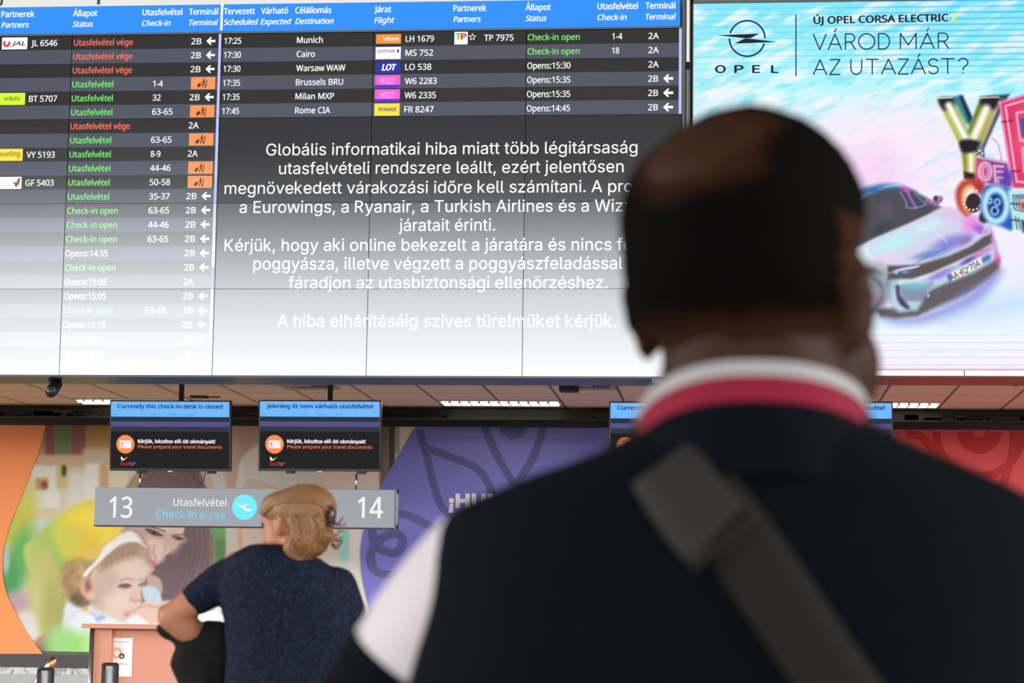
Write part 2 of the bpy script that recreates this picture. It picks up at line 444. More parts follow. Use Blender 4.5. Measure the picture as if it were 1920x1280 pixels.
# ================================================================== CEILING FITTINGS
M_lampframe = mat('lamp_frame', (.55, .5, .46), .5)
M_reflect = mat('lamp_reflector', (.9, .85, .78), .15, metal=1.0)
M_tube = emit('lamp_tube', (1.0, .84, .66), 9.0, True)
lamp_lab = ['fluorescent louvre lamp in the brown ceiling between the monitor pairs', 'fluorescent louvre lamp in the brown ceiling above the desk 13 monitor', 'fluorescent louvre lamp in the brown ceiling above the red mural']
for (i, j), lab in zip(LB, lamp_lab):
    x0 = gx0 + .6 * i; y0 = gy0 + .6 * j; cx = x0 + .6; cy = y0 + .3
    t = empty('ceiling_lamp', (cx, cy, CEIL_Z), lab, 'ceiling lamp', 'louvre lamps in the low ceiling')
    b = MB()
    b.box(x0 + .01, x0 + 1.19, y0 + .01, y0 + .12, CEIL_Z - .004, CEIL_Z + .02, M_lampframe); b.box(x0 + .01, x0 + 1.19, y0 + .48, y0 + .59, CEIL_Z - .004, CEIL_Z + .02, M_lampframe)
    b.box(x0 + .01, x0 + .03, y0 + .12, y0 + .48, CEIL_Z - .004, CEIL_Z + .02, M_lampframe); b.box(x0 + 1.17, x0 + 1.19, y0 + .12, y0 + .48, CEIL_Z - .004, CEIL_Z + .02, M_lampframe)
    b.build('frame', t)
    b = MB(); b.box(x0 + .01, x0 + 1.19, y0 + .1, y0 + .5, CEIL_Z + .09, CEIL_Z + .1, M_reflect)
    b.box(x0 + .01, x0 + 1.19, y0 + .5, y0 + .51, CEIL_Z + .0, CEIL_Z + .1, M_reflect); b.build('reflector', t)
    for dy in (.22, .38):
        b = MB(); b.tube([(x0 + .04, y0 + dy, CEIL_Z - .006), (x0 + 1.16, y0 + dy, CEIL_Z - .006)], .013, M_tube); b.build('tube', t)
    b = MB()
    for k in range(1, 12):
        x = x0 + .03 + k * 1.14 / 12; b.box(x - .012, x + .012, y0 + .12, y0 + .48, CEIL_Z - .018, CEIL_Z + .035, M_reflect)
    b.box(x0 + .03, x0 + 1.17, y0 + .297, y0 + .303, CEIL_Z - .012, CEIL_Z + .035, M_reflect); b.build('louvre', t)
def vent(px, py, lab, w=.5, slot=True):
    q = WZ(px, py, CEIL_Z - .01)
    t = empty('air_vent', q, lab, 'air vent', 'vents in the low ceiling')
    b = MB(); h = w / 2; fr = mat('vent_frame', (.36, .29, .22), .6)
    b.box(q[0] - h, q[0] + h, q[1] - h, q[1] + h, CEIL_Z - .012, CEIL_Z, fr, .004); b.build('frame', t)
    b = MB()
    if slot:
        b.box(q[0] - h * .6, q[0] + h * .75, q[1] - .012, q[1] + .012, CEIL_Z - .016, CEIL_Z - .012, M_black)
        for k in range(5): x = q[0] + h * (.2 + .13 * k); b.box(x, x + .02, q[1] - h * .6, q[1] - .03, CEIL_Z - .016, CEIL_Z - .012, M_black)
    b.build('slots', t)
vent(578, 725, 'square air vent in the brown ceiling behind the desk 14 monitor pole')
vent(1102, 725.5, 'square air vent in the brown ceiling beside the small dark camera')
q = WZ(385, 744, CEIL_Z - .01); b = MB(); b.box(q[0] - .14, q[0] + .02, q[1] - .05, q[1] + .05, CEIL_Z - .02, CEIL_Z, M_dark, .004)
b.tube([(q[0], q[1], CEIL_Z - .012), (q[0] + .14, q[1] + .03, CEIL_Z - .006)], .006, M_dark)
tag(b.build('smoke_detector'), 'small flat dark detector on the ceiling right of the desk 13 monitor pole', 'detector')
def sprinkler(px, py, lab):
    q = WZ(px, py, CEIL_Z); br = mat('brass_dark', (.16, .07, .05), .4, metal=.6)
    t = empty('sprinkler', (q[0], q[1], CEIL_Z), lab, 'sprinkler', 'sprinkler heads in the low ceiling')
    b = MB(); b.lathe(q[0], q[1], [(.045, CEIL_Z), (.042, CEIL_Z - .008), (.012, CEIL_Z - .01)], br, 16); b.build('rosette', t)
    b = MB(); b.tube([(q[0], q[1], CEIL_Z - .005), (q[0], q[1], CEIL_Z - .03)], .01, br)
    for s in (-1, 1): b.tube([(q[0] + s * .012, q[1], CEIL_Z - .015), (q[0] + s * .02, q[1], CEIL_Z - .03), (q[0] + s * .006, q[1], CEIL_Z - .05)], .004, br, 6)
    b.build('frame', t)
    b = MB(); b.lathe(q[0], q[1], [(.008, CEIL_Z - .048), (.02, CEIL_Z - .052), (.02, CEIL_Z - .056)], br, 14); b.build('deflector', t)
sprinkler(1116, 765, 'small sprinkler head hanging from the ceiling left of the monitor behind the man')
sprinkler(1741, 769, 'small sprinkler head low in the ceiling just above the red mural')
sprinkler(1903, 711, 'small sprinkler head under the advertising screen at the right picture edge')
# camera in the vent
q = WZ(1067, 723, CEIL_Z - .02); t = empty('ceiling_camera', (q[0], q[1], CEIL_Z), 'small boxy dark camera on the ceiling beside an air vent', 'camera')
b = MB(); b.box(q[0] - .085, q[0] + .085, q[1] - .08, q[1] + .08, CEIL_Z - .075, CEIL_Z, M_dark, .012); b.build('housing', t)
b = MB(); b.tube([(q[0] + .01, q[1] - .08, CEIL_Z - .04), (q[0] + .01, q[1] - .1, CEIL_Z - .045)], .028, M_black); b.build('lens', t)

# ================================================================== DEPARTURES BOARD
BY = 17.5
bx1 = W(1276.5, 540, BY)[0]; seams = [W(x, 540, BY)[0] for x in (117, 402.5, 690, 981)]
pw = (bx1 - seams[0]) / 4
cols = [seams[0] - 2 * pw, seams[0] - pw] + seams + [bx1]
zbot = W(640, 704.5, BY)[2]; ztop = W(640, 61, BY)[2]; ph = (ztop - zbot) / 4; rh = ph / 6
TILTS = {}
def surf(x, z):                      # depth of the panel surface at a point of the board
    c = min(max(int(np.searchsorted(cols, x)) - 1, 0), len(cols) - 2); r = min(max(int((ztop - z) / ph), 0), 3)
    return BY - (z - (ztop - (r + .5) * ph)) * math.tan(TILTS[r, c])
def lay(b, name):                    # lit pixels follow the face of the panel they are shown on
    sp = (-.1, -.05, 0, .05, .1) if name == 'notice_lettering' else (-.03, 0, .03)
    b.v = [(x, min(surf(x, z + d) for d in sp) + (y - BY), z) for x, y, z in b.v]
    return b.build(name, board)
def rowz(k): return ztop - (k + .5) * rh
board = empty('departures_board', ((cols[0] + bx1) / 2, BY + .2, zbot), 'huge wall of screens listing departing flights with a Hungarian notice on it', 'departures board')
S_dark = screen('display_dark', lin(26, 26, 28)); S_lite = screen('display_stripe', lin(72, 76, 92)); S_blank = screen('display_blank', lin(24, 26, 30))
S_edge = mat('panel_edge', (.01, .01, .012), .4)
tilt = [0.0, 0.05, 0.32, 0.2]
for r in range(4):
    for c in range(len(cols) - 1):
        b = MB(); x0 = cols[c] + .0025; x1 = cols[c + 1] - .0025
        a = math.radians(tilt[r] + [0, .20, .13, -.04, .0, -.06][c] * (1, 1, 1, .3)[r])
        TILTS[r, c] = a; zt_ = ztop - r * ph - .002; zb_ = zt_ - ph + .004; zm = (zt_ + zb_) / 2
        yy = lambda z: BY - (z - zm) * math.tan(a)
        # six row bands per panel
        stripes = c < 3 or r == 0
        for k in range(6):
            za = zt_ - k * (zt_ - zb_) / 6; zc = zt_ - (k + 1) * (zt_ - zb_) / 6
            m = (S_dark if k % 2 == 0 else S_lite) if stripes else S_blank
            b.quad([(x0, yy(zc), zc), (x1, yy(zc), zc), (x1, yy(za), za), (x0, yy(za), za)], m)
        v = [(x0, yy(zb_), zb_), (x1, yy(zb_), zb_), (x1, yy(zt_), zt_), (x0, yy(zt_), zt_)]
        w = [(p[0], BY + .09, p[2]) for p in v]
        b.add(v + w, [(0, 4, 5, 1), (1, 5, 6, 2), (2, 6, 7, 3), (3, 7, 4, 0), (7, 6, 5, 4)], S_edge)
        b.build('display_panel', board)
YL = BY - .0014          # plane of the lit lettering
T_white = screen('text_white', (1, 1, 1), 1.0); T_red = screen('text_red', lin(255, 112, 92)); T_green = screen('text_green', lin(120, 240, 110))
T_orange = screen('tile_orange', lin(255, 150, 85)); T_ink = screen('tile_ink', lin(70, 35, 20)); T_lilac = screen('line_lilac', lin(196, 196, 250))
def PX(px, py, Y=YL): return W(px, py, Y)[0]
CAP = .0500
def xcol(px, k, right=False):        # column measured on row k of the left or right table
    return PX(px, 77 + 26.45 * k)
def arrow(b, x, z, w, m, y=YL):      # left-pointing arrow, x = tip
    h = w * .42; t = w * .13
    b.poly([(x + w * .16, z - t), (x + w, z - t), (x + w, z + t), (x + w * .16, z + t)], y, m)
    b.poly([(x, z), (x + h, z - h), (x + h + t * 1.6, z - h), (x + t * 2.4, z)], y, m)
    b.poly([(x, z), (x + t * 2.4, z), (x + h + t * 1.6, z + h), (x + h, z + h)], y, m)
X_stat = PX(139, 77); X_chk = PX(290, 77); X_term = PX(359, 77); X_arr = PX(387, 77); X_icon = (PX(358, 156), PX(403.5, 156))
X_pl = (PX(4, 77), PX(51.5, 77)); X_pt = PX(59, 77)
RE, GR = 'Utasfelvétel vége', 'Utasfelvétel'
Lrows = [(RE, '', '<'), (RE, '', '<'), (RE, '', '<'), (GR, '1-4', 'i'), (GR, '32', '<'), (GR, '63-65', 'i'), (RE, '', 'A'), (GR, '63-65', 'i'), (GR, '8-9', 'A'), (GR, '44-46', 'i'),
         (GR, '50-58', 'i'), (GR, '35-37', '<'), ('Check-in open', '63-65', '<'), ('Check-in open', '44-46', '<'), ('Check-in open', '63-65', '<'), ('Opens:14:35', '', '<'),
         ('Check-in open', '', '<'), ('Opens:15:05', '', 'A'), ('Opens:15:05', '', '<'), ('Check-in open', '63-65', '<'), ('Opens:15:10', '', '<'), ('Opens:15:10', '', '<'), ('Opens:15:20', '', '<'), ('Opens:15:25', '', '<')]
partners = {0: 'JL 6546', 4: 'BT 5707', 8: 'VY 5193', 10: 'GF 5403'}
def cw(s, per=.0345): return len(s) * per
def cell(b, s, x, z, m, width=None):
    b.text(s, x, z - CAP * .5, YL, m, cap=CAP, width=width, bold=.012)
WID = {'Utasfelvétel vége': .493, 'Utasfelvétel': .342, 'Check-in open': .418, 'Opens': .347}
def stat_w(s): return WID.get(s, WID['Opens'])
def num_w(s): return {5: .168, 3: .08, 2: .066}[len(s)]
def pictogram(b, x0, x1, z):
    h = rh * .43
    b.rect(x0, x1, z - h, z + h, YL, T_orange); y = YL - .0018; w = x1 - x0; cx = x0 + w * .53; s = h * 1.55
    def L(pts, wd):
        for (a, c), (d, e) in zip(pts[:-1], pts[1:]):
            n = np.array([-(e - c), d - a]); n = n / (np.linalg.norm(n) + 1e-9) * wd * s / 2
            b.poly([(cx + a * s + n[0], z + c * s + n[1]), (cx + a * s - n[0], z + c * s - n[1]), (cx + d * s - n[0], z + e * s - n[1]), (cx + d * s + n[0], z + e * s + n[1])][::-1], y, T_ink)
    b.poly([(cx + .07 * s * math.cos(q) + .01 * s, z + .43 * s + .07 * s * math.sin(q)) for q in np.linspace(0, 2 * math.pi, 12, endpoint=False)], y, T_ink)
    L([(0, .35), (0, 0)], .15); L([(0, .02), (-.1, -.22), (-.17, -.48)], .1); L([(0, .02), (.1, -.2), (.16, -.48)], .1)
    L([(0, .3), (-.16, .1), (-.24, -.02)], .07); L([(0, .3), (.14, .12), (.24, .12)], .07); L([(.3, .38), (.3, -.05), (.24, -.46)], .09)
    L([(-.62, -.4), (-.34, -.04)], .3)
for k, (st, ck, te) in enumerate(Lrows):
    z = rowz(k)
    b = MB(); cell(b, st, X_stat, z, T_red if 'vége' in st else (T_white if 'Opens' in st else T_green), stat_w(st)); lay(b, 'status_lettering')
    if ck: b = MB(); cell(b, ck, X_chk, z, T_white, num_w(ck)); lay(b, 'desk_lettering')
    if te in '<A': b = MB(); cell(b, '2B' if te == '<' else '2A', X_term, z, T_white, .082); lay(b, 'terminal_lettering')
    if te == '<': b = MB(); arrow(b, X_arr, z, .075, T_white); lay(b, 'arrow')
    if k in partners: b = MB(); cell(b, partners[k], X_pt, z, T_white, .218 if k == 0 else .235); lay(b, 'flight_number_lettering')
    if te == 'i':
        b = MB(); pictogram(b, X_icon[0], X_icon[1], z); lay(b, 'walking_sign_tile')
S_ = lambda n, *c: screen('logo_' + n, lin(*c))
def logo(k, x0, x1, bg, draw, h=.43):
    z = rowz(k); b = MB(); b.rect(x0, x1, z - rh * h, z + rh * h, YL, bg); draw(b, x0, x1, z); o = lay(b, 'airline_logo'); return o
YT = YL - .0018
def d_jal(b, x0, x1, z):
    w = x1 - x0; c = S_('red', 220, 60, 100); n = 20; cx = x0 + w * .19; r = .032
    b.poly([(cx + r * math.cos(q), z + r * math.sin(q)) for q in np.linspace(math.radians(130), math.radians(400), n)] + [(cx + r * .35 * math.cos(q), z + r * .35 * math.sin(q)) for q in np.linspace(math.radians(400), math.radians(130), n)], YT, c)
    b.text('JAL', x0 + w * .37, z - .018, YT, S_('navy', 20, 25, 60), cap=.034, width=w * .55, bold=.03, shear=.25)
logo(0, X_pl[0], X_pl[1], S_('white', 250, 250, 255), d_jal)
logo(4, X_pl[0], X_pl[1], S_('lime', 214, 255, 40), lambda b, x0, x1, z: b.text('airBaltic', (x0 + x1) / 2, z - .014, YT, S_('green', 60, 80, 30), cap=.034, width=.14, align='C', bold=.01))
logo(8, X_pl[0], X_pl[1], S_('yellow', 255, 228, 60), lambda b, x0, x1, z: b.text('vueling', (x0 + x1) / 2, z - .012, YT, S_('grey', 90, 80, 50), cap=.042, width=.165, align='C', bold=.01))
def d_gulf(b, x0, x1, z):
    b.text('GULF AIR', x0 + .02, z - .03, YT, S_('pale', 200, 170, 180), cap=.022, width=.1)
    b.poly([(x1 - .065, z + .01), (x1 - .045, z - .04), (x1 - .02, z - .01), (x1 - .008, z + .04), (x1 - .03, z + .035), (x1 - .045, z)], YT, S_('wine', 130, 60, 60))
    b.poly([(x1 - .075, z + .02), (x1 - .05, z - .03), (x1 - .045, z - .01)], YT, S_('wine', 130, 60, 60))
logo(10, X_pl[0], X_pl[1], S_('white', 250, 250, 255), d_gulf)
# right table
RX_t, RX_d, RX_l, RX_f = PX(421, 77), PX(557, 77), (PX(705, 72), PX(752, 72)), PX(761, 72)
RX_p, RX_pt, RX_s, RX_c, RX_tm, RX_a = (PX(852, 71), PX(877, 71)), PX(908, 71), PX(989.5, 69), PX(1148, 68), PX(1216, 66), PX(1243.5, 145)
Rrows = [('17:25', 'Munich', 'LH 1679', 'Check-in open', '1-4', 'A'), ('17:30', 'Cairo', 'MS 752', 'Check-in open', '18', 'A'), ('17:30', 'Warsaw WAW', 'LO 538', 'Opens:15:30', '', 'A'),
         ('17:35', 'Brussels BRU', 'W6 2283', 'Opens:15:35', '', '<'), ('17:35', 'Milan MXP', 'W6 2335', 'Opens:15:35', '', '<'), ('17:45', 'Rome CIA', 'FR 8247', 'Opens:14:45', '', '<')]
DW = [51, 36, 97, 93, 76, 69]; FW = [55, 54, 51, 62, 61, 57]
for k, (tm, de, fl, st, ck, te) in enumerate(Rrows):
    z = rowz(k)
    def one(s, x, m, w, name): b = MB(); cell(b, s, x, z, m, w); lay(b, name)
    one(tm, RX_t, T_white, .138, 'time_lettering'); one(de, RX_d, T_white, DW[k] / 241.0, 'destination_lettering'); one(fl, RX_f, T_white, FW[k] / 241.0, 'flight_number_lettering')
    one(st, RX_s, T_green if 'Check' in st else T_white, .418 if 'Check' in st else .347, 'status_lettering')
    if ck: one(ck, RX_c, T_white, .08 if len(ck) == 3 else .055, 'desk_lettering')
    one('2B' if te == '<' else '2A', RX_tm, T_white, .082 if te == 'A' else .078, 'terminal_lettering')
    if te == '<': b = MB(); arrow(b, RX_a, z, .08, T_white); lay(b, 'arrow')
    if k == 0: one('TP 7975', RX_pt, T_white, .236, 'flight_number_lettering')
W_ = T_white
logo(0, *RX_l, S_('amber', 250, 145, 50), lambda b, x0, x1, z: b.text('Lufthansa', x0 + .06, z - .012, YT, W_, cap=.03, width=.125, bold=.02), .34)
def d_egypt(b, x0, x1, z):
    b.text('EGYPTAIR', x0 + .015, z + .002, YT, S_('indigo', 60, 60, 120), cap=.026, width=.14, bold=.01, shear=.3)
    b.poly([(x1 - .03, z), (x1 - .018, z), (x1 - .012, z + .03), (x1 - .03, z + .03)], YT, S_('indigo', 60, 60, 120))
logo(1, *RX_l, S_('white', 250, 250, 255), d_egypt)
logo(2, *RX_l, S_('blue', 20, 30, 170), lambda b, x0, x1, z: b.text('LOT', (x0 + x1) / 2 + .01, z - .026, YT, W_, cap=.05, width=.115, bold=.04, shear=.25, align='C'), .4)
for k in (3, 4):
    def d_wizz(b, x0, x1, z):
        b.rect(x0, x1, z - rh * .43, z - rh * .26, YT, S_('violet', 70, 30, 220))
        b.text('WIZZ', (x0 + x1) / 2, z - .022, YT - .0005, S_('wizzwhite', 255, 190, 240), cap=.048, width=.12, bold=-.012, shear=.3, align='C')
    logo(k, *RX_l, S_('pink', 245, 90, 215), d_wizz)
logo(5, *RX_l, S_('yellow', 255, 228, 60), lambda b, x0, x1, z: b.text('RYANAIR', x0 + .035, z - .014, YT, S_('indigo2', 60, 60, 110), cap=.03, width=.145, bold=.02))
def d_tap(b, x0, x1, z):
    b.text('T', x0 + .012, z - .012, YT, S_('tgreen', 130, 210, 60), cap=.05, width=.04, bold=.06); b.text('P', x0 + .055, z - .012, YT, S_('tred', 230, 60, 60), cap=.05, width=.04, bold=.06)
    cx = x1 + .038
    for q in range(5):
        a = math.radians(90 + 72 * q); p = (cx + .017 * math.cos(a), z + .008 + .017 * math.sin(a))
        r = .017; b.poly([(p[0] + r * math.cos(a), p[1] + r * math.sin(a)), (p[0] + r * .55 * math.cos(a + 2.2), p[1] + r * .55 * math.sin(a + 2.2)), (p[0] + r * .55 * math.cos(a - 2.2), p[1] + r * .55 * math.sin(a - 2.2))], YT, W_)
logo(0, *RX_p, S_('white', 250, 250, 255), d_tap, .45)
# lilac table borders
for (px, rows) in ((413, 24), (1276, 6)):
    x = PX(px, 70); b = MB()
    for r in range(rows // 6):
        for k in range(4): b.rect(x - .012, x + .010, ztop - (r + 1) * ph + .003 + (3 - k) * ph / 4.02, ztop - (r + 1) * ph + .003 + (4 - k) * ph / 4.02, YL - .0004, T_lilac)
    lay(b, 'border_line')
# notice
tw, _ = text_mesh('Globális informatikai hiba miatt több légitársaság', 'inter')
nsz = (PX(1195, 281) - PX(499, 281)) / (tw[:, 0].max() - tw[:, 0].min())
notice = [('Globális informatikai hiba miatt több légitársaság', 499, 290.5), ('utasfelvételi rendszere leállt, ezért jelentősen', 523, 326), ('megnövekedett várakozási időre kell számítani. A probléma', 421, 363),
          ('a Eurowings, a Ryanair, a Turkish Airlines és a Wizz Air', 449, 399), ('járatait érinti.', 748, 434), ('Kérjük, hogy aki online bekezelt a járatára és nincs feladott', 421, 471),
          ('poggyásza, illetve végzett a poggyászfeladással', 475, 506), ('fáradjon az utasbiztonsági ellenőrzéshez.', 541, 542), ('A hiba elhárításáig szíves türelmüket kérjük.', 520, 614)]
spans = [696, 646, None, None, 180, None, 692, 598, 635]
for (s, px, py), sp in zip(notice, spans):
    p = W(px, py, YL); b = MB()
    b.text(s, p[0], W(847, py - 1.5, YL)[2], YL, T_white, cap=nsz * cap_ratio('inter'), width=(PX(px + sp, py) - p[0]) if sp else None, fk='inter', bold=.002)
    lay(b, 'notice_lettering')
# blue header strip in three lit boxes
H_blue = emit('header_blue', lin(58, 150, 255)); H_txt = emit('header_text', (1, 1, 1), 1.0)
hz0 = W(640, 55.5, BY)[2]; hz1 = W(640, 6.5, BY)[2]
xs = [cols[0], PX(413.5, 30), PX(420, 30), PX(636, 30), PX(636.6, 30), PX(1274.5, 30)]
for a in (0, 2, 4):
    b = MB(); b.box(xs[a], xs[a + 1], BY - .02, BY + .1, hz0, hz1, H_blue); b.build('header_panel', board)
b = MB(); b.rect(PX(414.6, 30), PX(419, 30), hz0, hz1 + .01, BY - .021, H_txt); b.build('header_divider', board)
HD = [('Partnerek', 'Partners', 5, 66, 5, 56), ('Állapot', 'Status', 139, 184, 138, 176), ('Utasfelvétel', 'Check-in', 269, 343, 268, 321), ('Terminál', 'Terminal', 356, 410, 356, 410),
      ('Tervezett', 'Scheduled', 421, 479, 421, 485), ('Várható', 'Expected', 491, 541, 490, 547), ('Célállomás', 'Destination', 555, 622, 555, 626), ('Járat', 'Flight', 703, 734, 703, 740),
      ('Partnerek', 'Partners', 851, 912, 851, 902), ('Állapot', 'Status', 986, 1033, 986, 1025), ('Utasfelvétel', 'Check-in', 1121, 1196, 1121, 1175), ('Terminál', 'Terminal', 1211, 1266, 1211, 1267)]
yh = BY - .026; zh1 = W(640, 26.5 - 1, BY)[2]; zh2 = W(640, 46.5 - 1, BY)[2]
for hu, en, a, c, d, e in HD:
    b = MB(); b.text(hu, PX(a, 24), zh1, yh, H_txt, cap=.050, width=PX(c, 24) - PX(a, 24), bold=.022); b.text(en, PX(d, 44), zh2, yh, H_txt, cap=.046, width=PX(e, 44) - PX(d, 44), bold=.022, shear=.22)
    b.build('heading_lettering', board)
# title strip above the header, frame and housing
M_frame = mat('board_frame', (.06, .062, .066), .45); M_under = mat('board_underside', (.06, .064, .072), .42)
T_bar = emit('title_strip', lin(236, 235, 230)); T_black = mat('title_ink', (.01, .01, .01), .5)
ht = hz1 + .012
b = MB(); b.box(cols[0], PX(1274.5, 30), BY - .02, BY + .1, ht, ht + .42, T_bar); b.build('title_panel', board)
b = MB(); zz = ht + .052; xp = PX(183.5, 2); 
b.text('Departures', xp - .265, zz, BY - .026, T_black, cap=.15, bold=.015); b.text('járatok', PX(1, 2) - .008, zz, BY - .026, T_black, cap=.15, width=.5, bold=.015); b.build('title_lettering', board)
b = MB()
b.box(cols[0], bx1 + .005, BY, BY + .1, ztop + .004, hz0 - .004, M_frame)
b.box(bx1 + .004, W(1283, 540, BY)[0], BY - .03, BY + .1, zbot - .01, ht + .42, M_frame)
b.build('frame', board)
xstep = W(1222, 704, BY)[0]
b = MB(); b.box(cols[0], xstep, BY + .0, 18.05, zbot - .012, zbot - .002, M_under); b.box(xstep, bx1 + .02, BY + .0, 18.05, zbot - .045, zbot - .002, M_under)
b.box(cols[0], bx1, BY + .12, 18.05, zbot, ht + .4, M_frame); b.build('housing', board)

# tall light tube between the board and the advertising screen
x = W(1290, 60, BY)[0]; t = empty('light_tube', (x, BY, zbot), 'thin upright white light tube between departures board and advertising screen', 'light tube')
b = MB(); b.box(x - .018, x + .022, BY + .02, BY + .1, zbot - .02, ht + .42, mat('tube_channel', (.09, .095, .1), .4)); b.build('channel', t)
zj = W(1290, 123, BY)[2]
b = MB(); b.tube([(x, BY + .01, zj + .03), (x, BY + .01, ht + .42)], .011, emit('tube_light', lin(238, 236, 228))); b.build('lit_tube', t)
b = MB(); b.tube([(x, BY + .01, zbot), (x, BY + .01, zj - .03)], .011, mat('tube_glass', (.5, .5, .48), .15)); b.build('unlit_tube', t)
b = MB(); b.tube([(x, BY + .008, zj - .03), (x, BY + .008, zj + .03)], .014, M_black); b.build('joint', t)
# security camera under the board
q = W(103, 717, 17.75); t = empty('security_camera', (q[0], q[1], zbot - .012), 'black security camera hanging under the left end of the departures board', 'camera')
b = MB(); b.lathe(q[0], q[1], [(.055, zbot - .012), (.05, zbot - .03), (.02, zbot - .035)], M_black); b.build('mount', t)
h = W(106, 720, 17.75); e = W(95, 736, 17.6)
b = MB(); b.tube([(q[0], q[1], zbot - .03), h], .016, M_black, 10); d_ = (e - h); b.tube([h - d_ * .15, h, h + d_ * .75, e], [.03, .05, .05, .044], M_black, 16); b.build('housing', t)
b = MB(); b.tube([e - d_ * .02, e + d_ * .06], [.036, .034], mat('lens_glass', (.01, .01, .012), .08), 16); b.build('lens', t)
b = MB(); b.tube([h + np.array([-.04, 0, -.0]), h + np.array([-.075, -.02, -.04]), h + np.array([-.07, -.05, -.075]), e + np.array([-.03, .03, .02])], .004, M_black, 6); b.build('cable', t)

# ================================================================== ADVERTISING SCREEN
AY = 17.42
ax0 = W(1299, 400, AY)[0]; ax1 = W(2120, 400, AY)[0]; az0 = W(1650, 693, AY)[2]; az1 = W(1650, 2.2, AY)[2]
ad = empty('advertising_screen', ((ax0 + ax1) / 2, AY + .2, az0), 'large bright pastel advertising screen with a car right of the departures board', 'advertising screen')
def paint_ad(px, py):
    base = np.array([[0, 132, 234, 249], [70, 152, 241, 251], [150, 180, 248, 253], [230, 212, 248, 255], [300, 246, 232, 252], [380, 255, 240, 252], [520, 225, 244, 255], [620, 236, 250, 255], [700, 250, 246, 255]], float)
    P = Paint(px, py, (0, 0, 0))
    for k in range(3): P.c[:, k] = np.interp(py, base[:, 0], base[:, 1 + k])
    ca, sa = math.cos(math.radians(-20)), math.sin(math.radians(-20))
    u = px * ca + py * sa; v = -px * sa + py * ca
    n1 = .6 * vnoise(u / 48, v / 12, 1) + .4 * vnoise(u / 26, v / 6, 5); n2 = .6 * vnoise(u / 34, v / 10, 2) + .4 * vnoise(u / 20, v / 5, 6); n3 = vnoise(u / 110, v / 34, 3)
    al = np.arange(len(px)); top = 1 - sstep(260, 420, py)
    P.over(al, sstep(.4, .8, n1) * (.35 + .5 * top), (246, 252, 255)); P.over(al, sstep(.5, .8, n2) * .6 * top, (120, 230, 247))
    P.over(al, sstep(.55, .85, n3) * .55 * sstep(150, 330, py), (253, 228, 250)); P.over(al, sstep(.6, .9, n1) * .5 * sstep(480, 600, py), (200, 246, 252))
    P.blob(1350, 330, 80, 160, (255, 225, 250), .6, op=.3); P.blob(1680, 250, 190, 60, (255, 236, 250), .7, op=.8); P.blob(1640, 330, 70, 60, (250, 205, 245), .7, op=.6)
    rr = np.where(py < 175, .5 * (1 + np.cos((py + .012 * px) * 2 * math.pi / 11.2)), 0)
    P.over(al, np.clip(rr - .72, 0, 1) * 1.5 * (1 - sstep(90, 180, py)) * (.3 + .7 * sstep(1480, 1760, px)), (40, 120, 225))
    rr = .5 * (1 + np.cos((py - 642) * 2 * math.pi / 14.0)); P.over(al, np.clip(rr - .85, 0, 1) * 4 * sstep(600, 640, py), (250, 190, 235))
    P.over(al, 1 - sstep(1, 7, 695 - py), (250, 170, 220))
    # ---- car
    P.T = (4.413, 1620, 330)
    P.poly([(150, 1180), (450, 1160), (850, 970), (1110, 780), (1090, 880), (930, 1060), (640, 1180), (350, 1225)], (150, 150, 228), 16, op=.95)
    P.poly([(640, 1190), (1000, 1010), (1320, 960), (1324, 1120), (900, 1215)], (190, 214, 250), 30, op=.6)
    P.poly([(-400, 300), (-100, 140), (80, 75), (230, 62), (340, 92), (430, 140), (200, 140), (0, 170), (-200, 300)], (72, 130, 185), 6)
    P.line([(120, 100), (260, 75), (330, 90)], 10, (190, 225, 240), 4); P.line([(40, 120), (160, 90)], 8, (60, 80, 190), 4)
    P.poly([(-420, 420), (-100, 230), (60, 140), (200, 105), (330, 100), (430, 140), (560, 212), (645, 262), (560, 310), (300, 425), (60, 533), (-100, 600), (-300, 560)], (82, 80, 88), 5, smooth=False)
    P.poly([(320, 100), (420, 140), (560, 215), (600, 250), (480, 270), (400, 250), (340, 190)], (70, 80, 98), 8)
    P.line([(345, 105), (390, 190), (430, 262)], 13, (214, 110, 214), 4); P.line([(320, 100), (365, 118)], 22, (238, 90, 220), 6)
    P.line([(300, 130), (350, 220), (350, 258), (430, 262), (520, 235)], 5, (170, 190, 205), 2); P.line([(420, 145), (500, 225)], 6, (130, 170, 170), 3); P.line([(520, 205), (590, 235)], 16, (205, 120, 220), 6)
    P.blob(180, 280, 60, 70, (110, 95, 120), .9, op=.5); P.blob(150, 430, 90, 30, (60, 66, 82), .8, -25, op=.6)
    P.blob(598, 185, 26, 24, (92, 66, 92), .2); P.blob(632, 184, 22, 22, (190, 130, 190), .3); P.line([(585, 200), (612, 222), (640, 198)], 14, (90, 70, 95), 3)
    hood = [(40, 545), (300, 432), (645, 268), (720, 262), (860, 295), (980, 350), (1040, 410), (1066, 500), (980, 515), (880, 590), (700, 668), (420, 745), (240, 750), (100, 700), (50, 640)]
    P.poly(hood, (214, 216, 240), 4)
    P.blob(230, 560, 190, 70, (196, 240, 250), .8, -24); P.blob(560, 400, 150, 40, (206, 236, 246), .8, -22); P.blob(730, 330, 120, 50, (226, 200, 236), .8, 10); P.blob(890, 400, 75, 70, (240, 150, 230), .7, 30)
    P.blob(960, 440, 60, 35, (170, 110, 220), .7, 30); P.blob(700, 560, 150, 55, (140, 140, 225), .8, -22); P.blob(830, 530, 70, 35, (150, 130, 190), .7, -25); P.blob(540, 650, 120, 30, (120, 150, 205), .8, -12); P.blob(180, 680, 110, 40, (236, 214, 240), .8)
